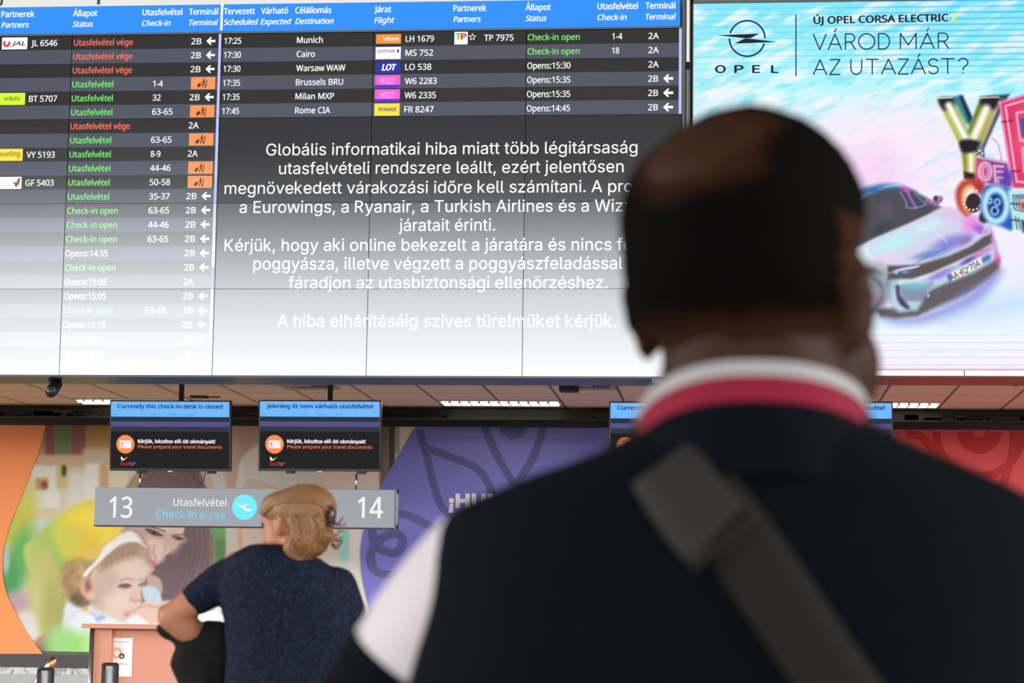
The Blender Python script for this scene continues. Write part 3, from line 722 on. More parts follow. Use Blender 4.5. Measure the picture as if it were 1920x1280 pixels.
    P.line([(440, 430), (580, 460), (690, 545)], 5, (235, 248, 252), 2); P.line([(400, 738), (540, 660), (690, 590)], 4, (110, 120, 190), 3)
    P.poly([(1040, 405), (1085, 520), (1110, 620), (1135, 700), (1112, 770), (1060, 800), (1040, 700), (1050, 560)], (216, 150, 220), 5); P.blob(1095, 690, 30, 50, (236, 120, 200), .6)
    P.poly([(200, 850), (420, 858), (560, 815), (800, 705), (1050, 570), (1080, 640), (1050, 720), (900, 800), (700, 872), (560, 935), (480, 1030), (440, 1105), (300, 1125), (230, 1085), (190, 960)], (188, 212, 238), 4)
    P.blob(640, 810, 110, 26, (160, 140, 220), .7, -25); P.blob(980, 630, 90, 24, (216, 140, 210), .7, -28); P.blob(860, 700, 70, 20, (130, 90, 190), .7, -28); P.blob(330, 880, 110, 30, (200, 235, 245), .7)
    P.poly([(195, 742), (330, 738), (440, 735), (700, 660), (880, 580), (990, 500), (1056, 478), (1056, 555), (960, 615), (800, 692), (560, 800), (400, 850), (200, 852)], (98, 90, 90), 4, smooth=False)
    P.line([(985, 480), (1000, 420)], 7, (240, 240, 250), 2); P.line([(990, 490), (1010, 480)], 6, (220, 220, 240), 2)
    P.poly([(205, 800), (300, 765), (448, 742), (440, 755), (320, 785), (215, 815)], (238, 238, 248), 2); P.poly([(225, 800), (380, 772), (392, 796), (230, 822)], (86, 110, 170), 4); P.blob(265, 800, 14, 9, (220, 230, 250), .5); P.blob(340, 792, 24, 12, (120, 150, 220), .5)
    P.poly([(300, 912), (480, 905), (570, 880), (520, 960), (470, 1040), (340, 1040), (310, 980)], (140, 150, 176), 6); P.blob(420, 910, 120, 26, (130, 190, 205), .7); P.poly([(340, 1045), (470, 1040), (440, 1100), (390, 1098)], (170, 215, 220), 4)
    P.poly([(262, 915), (292, 912), (302, 985), (380, 1092), (335, 1090), (280, 1030)], (78, 72, 86), 4)
    P.poly([(470, 1060), (500, 990), (560, 935), (700, 875), (900, 800), (1040, 720), (1112, 690), (1116, 765), (1040, 835), (850, 965), (600, 1085), (440, 1160), (260, 1180), (140, 1165), (100, 1100), (230, 1090), (300, 1125), (440, 1108)], (104, 98, 104), 6, smooth=False)
    P.blob(880, 930, 200, 26, (120, 110, 160), .9, -30, op=.6); P.blob(532, 990, 9, 9, (250, 250, 255), .4); P.poly([(975, 680), (1040, 650), (1040, 690), (985, 715)], (90, 120, 180), 4)
    P.poly([(684, 820), (965, 672), (978, 735), (708, 878)], (238, 240, 238), 3, smooth=False); P.poly([(684, 820), (714, 805), (726, 868), (706, 878)], (70, 100, 200), 3, smooth=False)
    P.blob(798, 800, 9, 12, (200, 90, 90), .4)
    # ---- big letters
    P.T = (4.268, 1700, 160)
    P.poly([(360, 92), (440, 80), (525, 255), (505, 320), (470, 300)], (60, 130, 160), 4, smooth=False); P.poly([(420, 84), (448, 80), (525, 260), (505, 300)], (36, 44, 66), 4, smooth=False)
    P.poly([(590, 92), (825, 70), (800, 105), (610, 110)], (50, 58, 84), 4, smooth=False); P.poly([(735, 110), (800, 100), (615, 515), (575, 510)], (50, 56, 80), 4, smooth=False); P.poly([(700, 120), (755, 130), (600, 500), (560, 480)], (190, 180, 205), 5, smooth=False)
    P.poly([(248, 105), (360, 98), (505, 410), (440, 500)], (96, 110, 44), 4, smooth=False); P.poly([(590, 100), (735, 96), (590, 480), (500, 470), (480, 400)], (120, 126, 50), 4, smooth=False)
    P.line([(300, 180), (430, 440)], 26, (216, 226, 70), 8); P.line([(400, 180), (500, 390)], 20, (150, 200, 90), 8); P.line([(690, 200), (600, 420)], 30, (206, 190, 90), 10); P.line([(590, 180), (490, 410)], 20, (90, 120, 40), 8)
    P.poly([(255, 108), (362, 100), (375, 160), (300, 200)], (40, 36, 42), 6); P.poly([(600, 105), (735, 98), (700, 190), (610, 180)], (40, 38, 42), 6)
    P.line([(250, 103), (365, 96)], 9, (245, 240, 245), 2, False); P.line([(590, 99), (737, 93)], 9, (245, 240, 245), 2, False)
    P.line([(338, 162), (480, 440)], 56, (255, 253, 240), 6, False); P.line([(637, 188), (522, 455)], 64, (255, 252, 236), 7, False)
    P.poly([(440, 520), (560, 530), (556, 770), (462, 745)], (150, 140, 40), 4, smooth=False); P.line([(515, 545), (517, 705)], 50, (255, 252, 230), 7, False); P.line([(548, 545), (548, 760)], 10, (230, 215, 80), 3, False)
    P.poly([(425, 450), (500, 430), (580, 455), (560, 520), (500, 540), (440, 528)], (42, 36, 44), 5); P.poly([(458, 690), (550, 705), (552, 765), (462, 745)], (46, 40, 40), 4, smooth=False)
    P.line([(545, 510), (620, 580), (615, 520), (560, 560)], 9, (40, 36, 50), 2, False); P.line([(680, 420), (730, 470), (760, 600)], 4, (110, 100, 110), 1.5)
    P.poly([(740, 135), (1000, 60), (1100, 60), (1100, 830), (850, 818)], (226, 62, 112), 3, smooth=False); P.blob(960, 420, 90, 200, (240, 90, 130), .8)
    for q in ([(745, 135), (850, 815)], [(745, 138), (1000, 62)]): P.line(q, 14, (250, 150, 200), 3, False)
    P.line([(1050, 90), (790, 165), (880, 770), (1050, 785)], 10, (255, 240, 248), 3, False); P.line([(1050, 190), (878, 220), (910, 440), (1050, 445)], 10, (255, 232, 244), 3, False); P.poly([(900, 265), (1050, 240), (1050, 420), (920, 410)], (90, 80, 150), 5, smooth=False); P.line([(1050, 500), (925, 500), (940, 690)], 9, (255, 225, 240), 3, False)
    for q in ((780, 293), (830, 283), (850, 690), (890, 688)): P.line([(q[0] - 14, q[1]), (q[0] + 14, q[1] - 4)], 10, (110, 30, 60), 3, False)
    P.poly([(558, 575), (600, 575), (805, 615), (838, 812), (560, 770)], (150, 74, 150), 3, smooth=False); P.blob(590, 690, 40, 90, (226, 90, 130), .8); P.blob(800, 740, 50, 60, (96, 70, 180), .8); P.line([(560, 572), (640, 590), (800, 620)], 8, (240, 214, 236), 3)
    el = lambda cx, cy, rx, ry: [(cx + rx * math.cos(q), cy + ry * math.sin(q)) for q in np.linspace(0, 2 * math.pi, 25)]
    P.line(el(628, 690, 48, 70), 15, (255, 226, 240), 4); P.line(el(630, 690, 22, 44), 12, (255, 190, 220), 3)
    P.line([(712, 775), (700, 645), (770, 650)], 13, (255, 226, 240), 3, False); P.line([(735, 780), (728, 735), (765, 740)], 10, (255, 200, 226), 3, False); P.line([(765, 690), (722, 690)], 12, (255, 214, 232), 3, False)
    P.line([(590, 800), (520, 778), (455, 800), (425, 870), (440, 960), (480, 1010)], 66, (196, 66, 66), 6); P.line([(560, 830), (500, 815), (460, 860), (460, 950), (490, 1000)], 30, (255, 190, 110), 8)
    P.blob(535, 940, 62, 78, (58, 46, 56), .12); P.poly([(540, 780), (610, 800), (600, 870), (560, 850)], (180, 56, 60), 6)
    for q in range(12):
        a = math.radians(60 + q * 24); P.blob(525 + 72 * math.cos(a), 915 - 82 * math.sin(a), 8, 8, (255, 240, 225), .4)
    P.poly([(600, 870), (640, 800), (740, 800), (840, 850), (850, 1140), (760, 1130), (640, 1090), (590, 1040)], (44, 96, 186), 5); P.blob(620, 1060, 40, 40, (46, 40, 60), .4)
    P.poly(el(714, 960, 105, 150), (90, 190, 245), 6, smooth=False); P.line(el(714, 960, 86, 128), 34, (236, 250, 255), 10); P.poly(el(712, 962, 64, 96), (36, 58, 130), 5, smooth=False)
    for cx, cy, r in ((664, 924, 17), (726, 934, 20), (705, 1003, 27)): P.line(el(cx, cy, r, r * 1.15), 13, (170, 226, 255), 3)
    P.poly([(810, 840), (1100, 815), (1100, 1200), (930, 1180), (850, 1135)], (190, 236, 240), 4, smooth=False)
    for d in (0, 22, 44): P.line([(1050, 872 + d * .6), (850 + d, 880 + d * .6), (862 + d, 990 - d * .7), (1050, 1040 - d)], 6, (40, 46, 60), 2, False)
    P.poly([(900, 925), (1050, 915), (1050, 1010), (915, 995)], (236, 110, 120), 4, smooth=False); P.poly([(925, 950), (1050, 945), (1050, 985), (935, 980)], (120, 50, 60), 4, smooth=False)
    for y in (945, 1075): P.line([(835, y), (900, y + 6)], 9, (40, 46, 60), 3, False)
    P.line([(870, 1050), (885, 1150)], 6, (40, 46, 60), 2, False); P.line([(895, 1060), (910, 1150)], 5, (40, 46, 60), 2, False); P.poly([(915, 1080), (1050, 1070), (1050, 1180), (930, 1175)], (56, 70, 110), 4, smooth=False)
    return P.c
picture('lit_picture', ax0, ax1, az0, az1, AY, 470, 400, paint_ad, painted('advert_light', emission=True), ad)
A_ink = emit('advert_ink', lin(36, 44, 74)); A_blk = emit('advert_black', lin(42, 42, 54)); ya = AY - .006
A = lambda px, py: W(px, py, ya)
def pxpoly(b, pts, m, y=ya): b.poly([(A(*p)[0], A(*p)[2]) for p in pts], y, m)
b = MB(); c0 = (1401, 72.1); R1, R2 = 34.8, 31.8
for a0, a1 in ((math.radians(-168 + 360), math.radians(360 + 0)), (math.radians(12), math.radians(184))): pass
def arc(b, a0, a1):
    n = 40; th = np.linspace(math.radians(a0), math.radians(a1), n)
    o = [(c0[0] + R1 * math.cos(t), c0[1] - R1 * math.sin(t)) for t in th]; i = [(c0[0] + R2 * math.cos(t), c0[1] - R2 * math.sin(t)) for t in th]
    for k in range(n - 1): pxpoly(b, [o[k], i[k], i[k + 1], o[k + 1]], A_ink)
arc(b, 0, 163); arc(b, 180, 343)
pxpoly(b, [(1343, 66), (1424, 63), (1407, 71.4), (1398, 71.8)], A_blk); pxpoly(b, [(1377, 81.5), (1396, 72.5), (1404, 72.3), (1458, 78.6), (1400, 81)], A_blk)
b.build('emblem', ad)
b = MB()
for ch, a, c in (('O', 1341.5, 1360), ('P', 1377.5, 1393.5), ('E', 1411, 1424.5), ('L', 1446.5, 1459)):
    b.text(ch, A(a, 136)[0], A(a, 136.6)[2], ya, A_blk, cap=.061, width=A(c, 136)[0] - A(a, 136)[0], fk='inter', bold=.03)
pxpoly(b, [(1491.4, 27), (1491.4, 143), (1493.6, 143), (1493.6, 27)], A_ink); b.build('brand_lettering', ad)
b = MB()
def adtext(s, x0, x1, yb, cap, m, bold): b.text(s, A(x0, yb)[0], A((x0 + x1) / 2, yb)[2], ya, m, cap=cap, width=A(x1, yb)[0] - A(x0, yb)[0], bold=bold, rot=math.radians(.45))
adtext('ÚJ OPEL CORSA ELECTRIC', 1526, 1778, 43.0, .057, A_blk, .035)
pxpoly(b, [(1783, 40), (1788, 39), (1797, 26), (1789, 26)], emit('advert_lime', lin(225, 245, 120)))
ROUND = lambda cx, cy, rx, ry, a0, a1, n=18: [(cx + rx * math.cos(math.radians(a0 + (a1 - a0) * k / n)), cy + ry * math.sin(math.radians(a0 + (a1 - a0) * k / n))) for k in range(n + 1)]
THIN = {'V': [[(0, 1), (.5, 0), (1, 1)]], 'Á': [[(0, 0), (.5, 1), (1, 0)], [(.17, .34), (.83, .34)], [(.46, 1.14), (.62, 1.34)]], 'A': [[(0, 0), (.5, 1), (1, 0)], [(.17, .34), (.83, .34)]],
        'R': [[(.06, 0), (.06, 1), (.5, 1)] + ROUND(.5, .74, .38, .26, 90, -90) + [(.06, .48)], [(.5, .48), (.95, 0)]], 'O': [ROUND(.5, .5, .5, .5, 0, 360, 32)],
        'D': [[(.06, 0), (.06, 1), (.4, 1)] + ROUND(.4, .5, .55, .5, 90, -90) + [(.06, 0)]], 'M': [[(.04, 0), (.04, 1), (.5, .25), (.96, 1), (.96, 0)]], 'Z': [[(.05, 1), (.95, 1), (.05, 0), (.97, 0)]],
        'U': [[(.06, 1), (.06, .42)] + ROUND(.5, .42, .44, .42, 180, 360) + [(.94, 1)]], 'T': [[(0, 1), (1, 1)], [(.5, 1), (.5, 0)]],
        'S': [ROUND(.5, .75, .42, .25, 25, 180)[:] + ROUND(.5, .75, .42, .25, 180, 250) + ROUND(.5, .26, .45, .26, 70, -160)], '?': [ROUND(.45, .74, .4, .27, 165, -60) + [(.45, .36), (.45, .22)], [(.45, .05), (.45, -.01)]]}
def thin(b, s, pos, yb, hp, wd=2.3):
    for ch, (x0, x1) in zip(s, pos):
        for path in THIN[ch]:
            P = [(x0 + p[0] * (x1 - x0), yb - p[1] * hp - (x0 - 1525) * .0085) for p in path]
            for p, q in zip(P[:-1], P[1:]):
                n = np.array([q[1] - p[1], p[0] - q[0]]); L = np.hypot(*n) + 1e-9; n = n / L * wd / 2; e = np.array([q[0] - p[0], q[1] - p[1]]) / L * .5
                pxpoly(b, [(p[0] + n[0] - e[0], p[1] + n[1] - e[1]), (p[0] - n[0] - e[0], p[1] - n[1] - e[1]), (q[0] - n[0] + e[0], q[1] - n[1] + e[1]), (q[0] + n[0] + e[0], q[1] + n[1] + e[1])], A_ink)
thin(b, 'VÁRODMÁR', [(1525, 1549), (1553, 1578), (1584, 1605), (1610, 1640), (1646, 1669), (1687, 1719), (1725, 1752), (1758, 1780)], 93, 29)
thin(b, 'AZUTAZÁST?', [(1525, 1550), (1555, 1576), (1594, 1617), (1624, 1647), (1653, 1679), (1683, 1704), (1709, 1735), (1740, 1760), (1765, 1789), (1796, 1818)], 140, 28)
b.build('slogan_lettering', ad)
b = MB(); P4 = lambda x, y: (1620 + x / 4.413, 330 + y / 4.413)
s_, e_ = P4(728, 862), P4(968, 735); ps = A(*s_); pe = A(*e_); ang = math.atan2(pe[2] - ps[2], pe[0] - ps[0])
L_ = math.hypot(pe[2] - ps[2], pe[0] - ps[0]); dx, dz = math.cos(ang), math.sin(ang)
for s, f0, f1 in (('AA', 0, .26), ('IQ', .36, .57), ('-', .59, .64), ('704', .66, 1.0)):
    b.text(s, ps[0] + dx * L_ * f0, ps[2] + dz * L_ * f0, ya, A_blk, cap=.045, width=L_ * (f1 - f0) * .96, rot=ang, bold=.01, capr=None if s != '-' else .3)
b.build('plate_lettering', ad)
M_wf = mat('screen_trim', (.72, .75, .78), .35); M_red = mat('red_underside', (.30, .06, .06), .5)
zf0 = W(1650, 704, AY)[2]
b = MB(); xj = W(1808.5, 699, AY)[0]
b.box(ax0 - .005, xj - .006, AY - .01, AY + .12, zf0, az0 - .004, M_wf); b.box(xj + .002, ax1, AY - .01, AY + .12, zf0, az0 - .004, M_wf); b.build('bottom_trim', ad)
b = MB(); b.box(ax0 - .005, ax1, AY + .02, 18.05, zf0 - .006, zf0 - .001, M_red); b.build('underside', ad)
b = MB(); b.box(ax0 - .008, ax0 - .002, AY - .01, AY + .12, zf0, az1 + .3, M_frame); b.box(ax0 - .008, ax1, AY - .01, AY + .12, az1 + .003, az1 + .3, M_frame)
b.box(ax0, ax1, AY + .05, 18.05, zf0, az1 + .3, M_frame); b.build('frame', ad)
# ================================================================== MURALS ON THE FAR WALL
MY = WALL_Y - .012
def paint_family(px, py):
    P = Paint(px, py, (214, 206, 190)); al = np.arange(len(px))
    P.bar(0, 780, 460, 870, (176, 150, 118), 10); P.bar(84, 790, 104, 872, (134, 84, 88), 5); P.bar(104, 790, 132, 868, (104, 132, 84), 5); P.bar(132, 790, 162, 868, (138, 92, 92), 5); P.bar(162, 790, 215, 850, (176, 140, 90), 6)
    P.bar(70, 852, 160, 872, (206, 178, 146), 5); P.bar(155, 840, 300, 870, (200, 190, 165), 8)
    P.bar(60, 872, 108, 952, (222, 224, 216), 6); P.bar(106, 868, 132, 915, (206, 190, 130), 6); P.bar(116, 872, 124, 892, (60, 70, 60), 4); P.bar(128, 885, 200, 958, (224, 220, 216), 8); P.bar(160, 868, 190, 940, (228, 232, 226), 6)
    P.bar(66, 896, 90, 920, (186, 140, 96), 6); P.blob(83, 909, 6, 7, (120, 90, 76), .6); P.bar(186, 872, 204, 915, (204, 170, 128), 6); P.bar(205, 870, 240, 915, (222, 218, 196), 5)
    P.bar(55, 920, 110, 962, (222, 226, 218), 7); P.bar(60, 952, 110, 972, (220, 200, 172), 5); P.bar(50, 972, 100, 1005, (206, 220, 220), 7)
    P.blob(40, 960, 26, 50, (206, 204, 96), .7, 20); P.blob(26, 990, 30, 34, (196, 200, 80), .7); P.blob(38, 1050, 26, 60, (104, 180, 100), .6, 14); P.blob(18, 1085, 18, 40, (80, 160, 96), .6); P.blob(10, 1050, 8, 24, (170, 200, 190), .7)
    P.poly([(62, 1060), (52, 1120), (58, 1180), (76, 1200), (110, 1190), (140, 1160), (150, 1110), (150, 1050), (110, 1020), (70, 1040)], (190, 190, 116), 8)
    P.poly([(60, 1010), (92, 985), (130, 952), (175, 938), (220, 944), (220, 965), (170, 1000), (130, 1030), (120, 1080), (80, 1090), (55, 1070), (44, 1030)], (198, 214, 120), 6)
    P.blob(105, 1030, 38, 50, (140, 200, 100), .7, 30); P.blob(150, 985, 34, 16, (166, 210, 110), .7, -30); P.blob(82, 1075, 26, 60, (196, 196, 122), .7); P.blob(70, 1150, 14, 60, (206, 204, 140), .7); P.blob(108, 1150, 30, 60, (170, 172, 106), .8)
    P.blob(172, 985, 66, 42, (248, 226, 74), .45, -14); P.blob(150, 1020, 40, 32, (232, 200, 78), .6, 20); P.blob(130, 1010, 20, 30, (210, 214, 96), .7); P.blob(200, 970, 36, 16, (246, 226, 110), .6)
    P.blob(32, 1130, 22, 22, (190, 160, 176), .7); P.blob(50, 1165, 18, 20, (218, 214, 212), .6); P.blob(58, 1190, 14, 22, (214, 222, 216), .7)
    P.poly([(150, 1128), (132, 1150), (118, 1185), (95, 1190), (64, 1212), (80, 1226), (120, 1226), (140, 1190)], (128, 104, 106), 6); P.blob(80, 1200, 20, 8, (176, 130, 120), .7, -30)
    # mother
    P.poly([(236, 925), (255, 895), (285, 872), (320, 862), (355, 866), (385, 890), (402, 920), (398, 1000), (388, 1070), (360, 1110), (325, 1150), (268, 1150), (262, 1090), (240, 1000)], (116, 98, 104), 3)
    P.poly([(232, 922), (250, 892), (270, 878), (262, 905), (250, 925)], (176, 156, 124), 4); P.poly([(372, 872), (392, 890), (408, 925), (392, 925), (380, 896)], (206, 190, 160), 4)
    for k in range(16):
        x = 250 + k * 8; P.line([(x + 30, 866 + abs(k - 8) * 1.6), (x + 6, 890), (x - 10, 918)], 1.4, (138, 118, 116) if k % 2 else (92, 76, 84), 1, op=.4)
    P.poly([(235, 940), (344, 940), (344, 1000), (334, 1020), (318, 1036), (303, 1044), (298, 1056), (286, 1062), (276, 1074), (262, 1078), (250, 1030), (240, 990)], (226, 204, 194), 2.5)
    P.blob(262, 1000, 16, 26, (206, 176, 164), .7, 20); P.blob(322, 1016, 14, 18, (214, 186, 174), .7); P.blob(300, 1040, 9, 12, (234, 206, 200), .7); P.line([(312, 1000), (310, 1026), (303, 1042)], 3, (206, 174, 164), 2, op=.8); P.line([(290, 1022), (288, 1036), (296, 1052)], 2.5, (190, 140, 136), 1.5, op=.8)
    P.blob(288, 999, 22, 10, (196, 168, 162), .7, 18); P.blob(333, 1010, 15, 8, (200, 174, 166), .7, 10); P.poly([(273, 992), (286, 994), (300, 1001), (304, 1005), (292, 1004), (280, 999)], (104, 86, 94), 2); P.blob(289, 999, 4, 4, (70, 56, 66), .5); P.line([(272, 991), (288, 994), (306, 1004)], 1.6, (70, 54, 62), 1); P.poly([(324, 1005), (338, 1006), (345, 1011), (334, 1012), (326, 1009)], (112, 94, 98), 2); P.blob(335, 1009, 3.2, 3, (74, 60, 68), .5)
    P.line([(268, 985), (286, 988), (310, 996)], 2.5, (120, 96, 92), 1.2); P.line([(322, 1004), (352, 1000)], 2, (120, 96, 92), 1.2)
    P.poly([(279, 1046), (286, 1049), (296, 1055), (288, 1061), (280, 1060)], (210, 132, 134), 2); P.poly([(280, 1062), (290, 1066), (278, 1080), (268, 1078)], (206, 170, 160), 2)
    P.poly([(368, 985), (396, 985), (402, 1040), (380, 1085), (360, 1095), (372, 1040)], (124, 104, 112), 2)
    for k in range(9): P.line([(352 + k * 5, 988), (356 + k * 4.5, 1040), (330 + k * 5, 1110)], 1.3, (158, 138, 128) if k % 2 else (100, 84, 90), 1.5, op=.4)
    P.poly([(275, 1075), (300, 1085), (304, 1110), (290, 1125), (272, 1110), (276, 1090)], (196, 168, 164), 3); P.poly([(266, 1102), (290, 1100), (302, 1118), (302, 1132), (276, 1132)], (196, 220, 236), 3)
    # beyond the mother
    P.bar(394, 985, 424, 1062, (120, 172, 110), 4); P.bar(392, 1000, 400, 1070, (150, 120, 116), 3); P.bar(404, 1010, 424, 1090, (96, 130, 90), 6, .7); P.bar(424, 985, 446, 1080, (206, 206, 200), 4); P.bar(446, 985, 456, 1060, (226, 178, 140), 4); P.bar(456, 985, 520, 1060, (222, 200, 194), 4)
    P.bar(400, 870, 425, 918, (206, 214, 216), 5); P.bar(424, 790, 720, 900, (196, 168, 154), 8); P.bar(424, 790, 446, 918, (204, 176, 162), 6)
    # grandfather
    P.poly([(446, 935), (444, 895), (452, 862), (475, 838), (510, 826), (560, 832), (592, 856), (602, 890), (600, 925), (560, 920), (500, 915), (470, 930)], (222, 223, 218), 4)
    P.poly([(455, 940), (456, 908), (475, 898), (520, 912), (560, 916), (590, 920), (600, 1000), (560, 1040), (480, 1030)], (218, 200, 188), 4)
    for k in range(26):
        a = random.Random(k); x = 452 + k * 5.6; P.line([(x, 848 + a.random() * 20), (x + a.uniform(-8, 8), 880), (x + a.uniform(-14, 14), 912)], 1.2, (176, 176, 172) if k % 2 else (236, 236, 232), 1.2, op=.35)
    P.bar(600, 800, 712, 918, (230, 216, 208), 8); P.bar(600, 985, 642, 1100, (214, 208, 200), 6); P.bar(636, 985, 655, 1085, (150, 222, 212), 4); P.bar(655, 985, 830, 1240, (228, 226, 220), 5)
    P.bar(712, 790, 728, 922, (126, 108, 108), 3); P.bar(728, 790, 741, 925, (74, 72, 74), 3); P.bar(741, 790, 750, 925, (150, 160, 156), 3); P.bar(750, 790, 830, 860, (224, 214, 200), 3); P.bar(742, 850, 800, 930, (206, 222, 218), 5)
    P.bar(560, 1050, 690, 1240, (224, 222, 218), 10)
    # baby
    P.T = (3.764, 0, 940)
    P.poly([(480, 700), (440, 860), (430, 1010), (520, 1110), (1300, 1110), (1300, 860), (1020, 800), (900, 860), (620, 730)], (214, 228, 242), 5); P.poly([(600, 735), (760, 820), (880, 850), (1000, 830), (1040, 880), (900, 960), (600, 900)], (232, 240, 248), 10)
    P.blob(560, 850, 60, 110, (226, 236, 246), .8); P.line([(480, 840), (560, 770), (640, 790), (700, 840)], 5, (206, 204, 214), 4); P.poly([(590, 750), (625, 745), (630, 765), (590, 775)], (238, 200, 90), 3); P.poly([(670, 815), (720, 800), (745, 820), (690, 845)], (160, 186, 240), 4); P.poly([(640, 770), (700, 800), (680, 815), (625, 785)], (200, 214, 246), 4)
    P.poly([(430, 470), (480, 430), (560, 400), (640, 420), (700, 420), (640, 600), (640, 700), (560, 735), (500, 690), (440, 590)], (176, 148, 104), 8); P.poly([(540, 640), (640, 690), (600, 740), (545, 735), (490, 690)], (112, 92, 76), 8)
    P.poly([(1048, 360), (1060, 420), (1055, 480), (1030, 545), (1012, 600), (992, 640), (1003, 690), (975, 725), (925, 775), (912, 800), (915, 825), (872, 846), (790, 805), (700, 760), (630, 700), (600, 630), (640, 520), (700, 420), (800, 330), (900, 290), (1000, 300)], (224, 202, 190), 5)
    P.blob(700, 640, 60, 110, (200, 176, 164), .8); P.blob(830, 700, 80, 60, (230, 210, 200), .8); P.blob(760, 560, 70, 80, (206, 184, 172), .8); P.blob(930, 460, 80, 80, (230, 212, 202), .8)
    P.poly([(690, 440), (760, 360), (850, 300), (960, 280), (1030, 310), (1058, 380), (1050, 440), (1000, 380), (900, 400), (820, 430), (760, 470), (700, 490)], (176, 146, 124), 8); P.blob(1010, 350, 40, 40, (196, 172, 150), .8)
    for k in range(18):
        x = 700 + k * 19; P.line([(x + 20, 470 - k * 5), (x + 10, 400 - k * 4), (x + 60, 320)], 7, (204, 178, 148) if k % 2 else (156, 128, 108), 5, op=.28)
    r = random.Random(3)
    for k in range(26):
        x, y = r.uniform(420, 640), r.uniform(420, 640); P.line([(x, y), (x + r.uniform(-60, 40), y + 40), (x + r.uniform(-40, 60), y + 80)], 9, (216, 190, 130) if k % 2 else (140, 112, 84), 6, op=.42)
    P.line([(700, 420), (720, 490), (800, 540)], 8, (214, 190, 150), 4)
    P.blob(612, 605, 44, 78, (214, 168, 156), .3, -8); P.blob(622, 600, 22, 50, (166, 112, 106), .6, -8); P.blob(640, 660, 26, 30, (226, 190, 176), .6)
    P.poly([(585, 520), (620, 470), (655, 440), (700, 385), (740, 315), (820, 260), (880, 215), (960, 218), (1005, 268), (1030, 325), (975, 290), (910, 285), (840, 310), (770, 365), (700, 430), (650, 480), (612, 526)], (244, 246, 250), 3)
    P.line([(870, 210), (900, 180), (980, 230), (1020, 290)], 16, (150, 130, 120), 8, op=.7)
    P.poly([(842, 598), (880, 585), (918, 592), (905, 606), (870, 610)], (112, 92, 94), 5); P.line([(842, 597), (880, 586), (918, 592)], 6, (84, 64, 68), 4); P.poly([(978, 590), (1000, 576), (1018, 573), (1000, 594)], (112, 92, 94), 4); P.line([(850, 560), (890, 545), (940, 552)], 8, (180, 150, 138), 5); P.line([(985, 555), (1030, 550)], 7, (180, 150, 138), 5)
    P.blob(945, 660, 34, 30, (230, 190, 180), .8); P.line([(925, 690), (950, 702), (985, 690)], 8, (190, 140, 132), 5); P.poly([(875, 790), (905, 772), (916, 790), (905, 810), (885, 805)], (212, 146, 142), 5)
    P.poly([(920, 770), (960, 735), (1020, 705), (1060, 700), (1100, 715), (1160, 700), (1202, 700), (1190, 725), (1130, 745), (1120, 800), (1130, 850), (1060, 862), (1000, 835), (940, 805)], (230, 200, 186), 4); P.line([(930, 775), (1000, 740), (1060, 730)], 6, (196, 156, 146), 4); P.line([(1060, 740), (1110, 745), (1180, 715)], 5, (196, 156, 146), 3)
    P.poly([(900, 830), (960, 800), (1010, 825), (1040, 860), (900, 870)], (230, 240, 248), 4)
    P.T = (1.0, 0, 0)
    P.blob(135, 1215, 44, 30, (150, 222, 110), .6); P.blob(112, 1200, 24, 26, (160, 214, 140), .7); P.blob(165, 1215, 14, 24, (176, 226, 150), .7)
    return P.c
mz0 = W(400, 1225.5, MY)[2]; mz1 = W(400, 797, MY)[2]
fx0 = W(-70, 1000, MY)[0]; fx1 = W(830, 1000, MY)[0]
fam = picture('family_mural', fx0, fx1, mz0, mz1, MY, 600, 290, paint_family, painted('mural_print'))
tag(fam, 'printed wall mural of a smiling mother and a baby with white headband', 'mural')
def wallplate(pts, y, thick, m):
    b = MB(); P = [(W(p[0], p[1], y)[0], W(p[0], p[1], y)[2]) for p in pts]
    a = sum(P[i][0] * P[(i + 1) % len(P)][1] - P[(i + 1) % len(P)][0] * P[i][1] for i in range(len(P)))
    if a < 0: P = P[::-1]
    return b.plate(P, y, y + thick, m)
curveL = catmull([(85.5, 797), (75, 838), (60, 880), (42, 925), (24, 970), (10, 1012), (4.5, 1048), (6, 1085), (14, 1117), (30, 1150), (50, 1185), (80, 1225.5)], False, 4)
M_or = mat('orange_print', lin(250, 156, 100), .55, spec=.2)
o = wallplate([(-420, 797)] + [tuple(p) for p in curveL] + [(-420, 1225.5)], MY - .012, .010, M_or).build('orange_panel'); tag(o, 'plain orange wall panel with a curved edge left of the family mural', 'wall panel')
M_pu = mat('violet_print', lin(122, 124, 210), .5, spec=.25); M_pud = mat('violet_swirl', lin(92, 93, 152), .5, spec=.25)
curveR = catmull([(779, 798), (762, 828), (742, 862), (722, 896), (702, 936), (686, 978), (677, 1015), (675.5, 1050), (679, 1085), (687, 1122), (700, 1165), (722, 1225)], False, 4)
t = empty('violet_mural', (W(1000, 1000, MY)[0], MY, mz0), 'violet wall mural with darker looping lines and white exclamation lettering', 'mural')
wallplate([tuple(p) for p in curveR] + [(1500, 1228), (1500, 802)], MY - .012, .010, M_pu).build('panel', t)
def ribbon(b, pts, w, y, m):
    P = catmull(pts, False, 8); n = len(P); L = []; R = []
    for i in range(n):
        d = P[min(i + 1, n - 1)] - P[max(i - 1, 0)]; d = d / (np.hypot(*d) + 1e-9); q = np.array([-d[1], d[0]]) * w / 2
        L.append(W(*(P[i] + q), y - i * 1.5e-5)); R.append(W(*(P[i] - q), y - i * 1.5e-5))
    for i in range(n - 1):
        f = [L[i], L[i + 1], R[i + 1], R[i]]; b.quad(f, m)
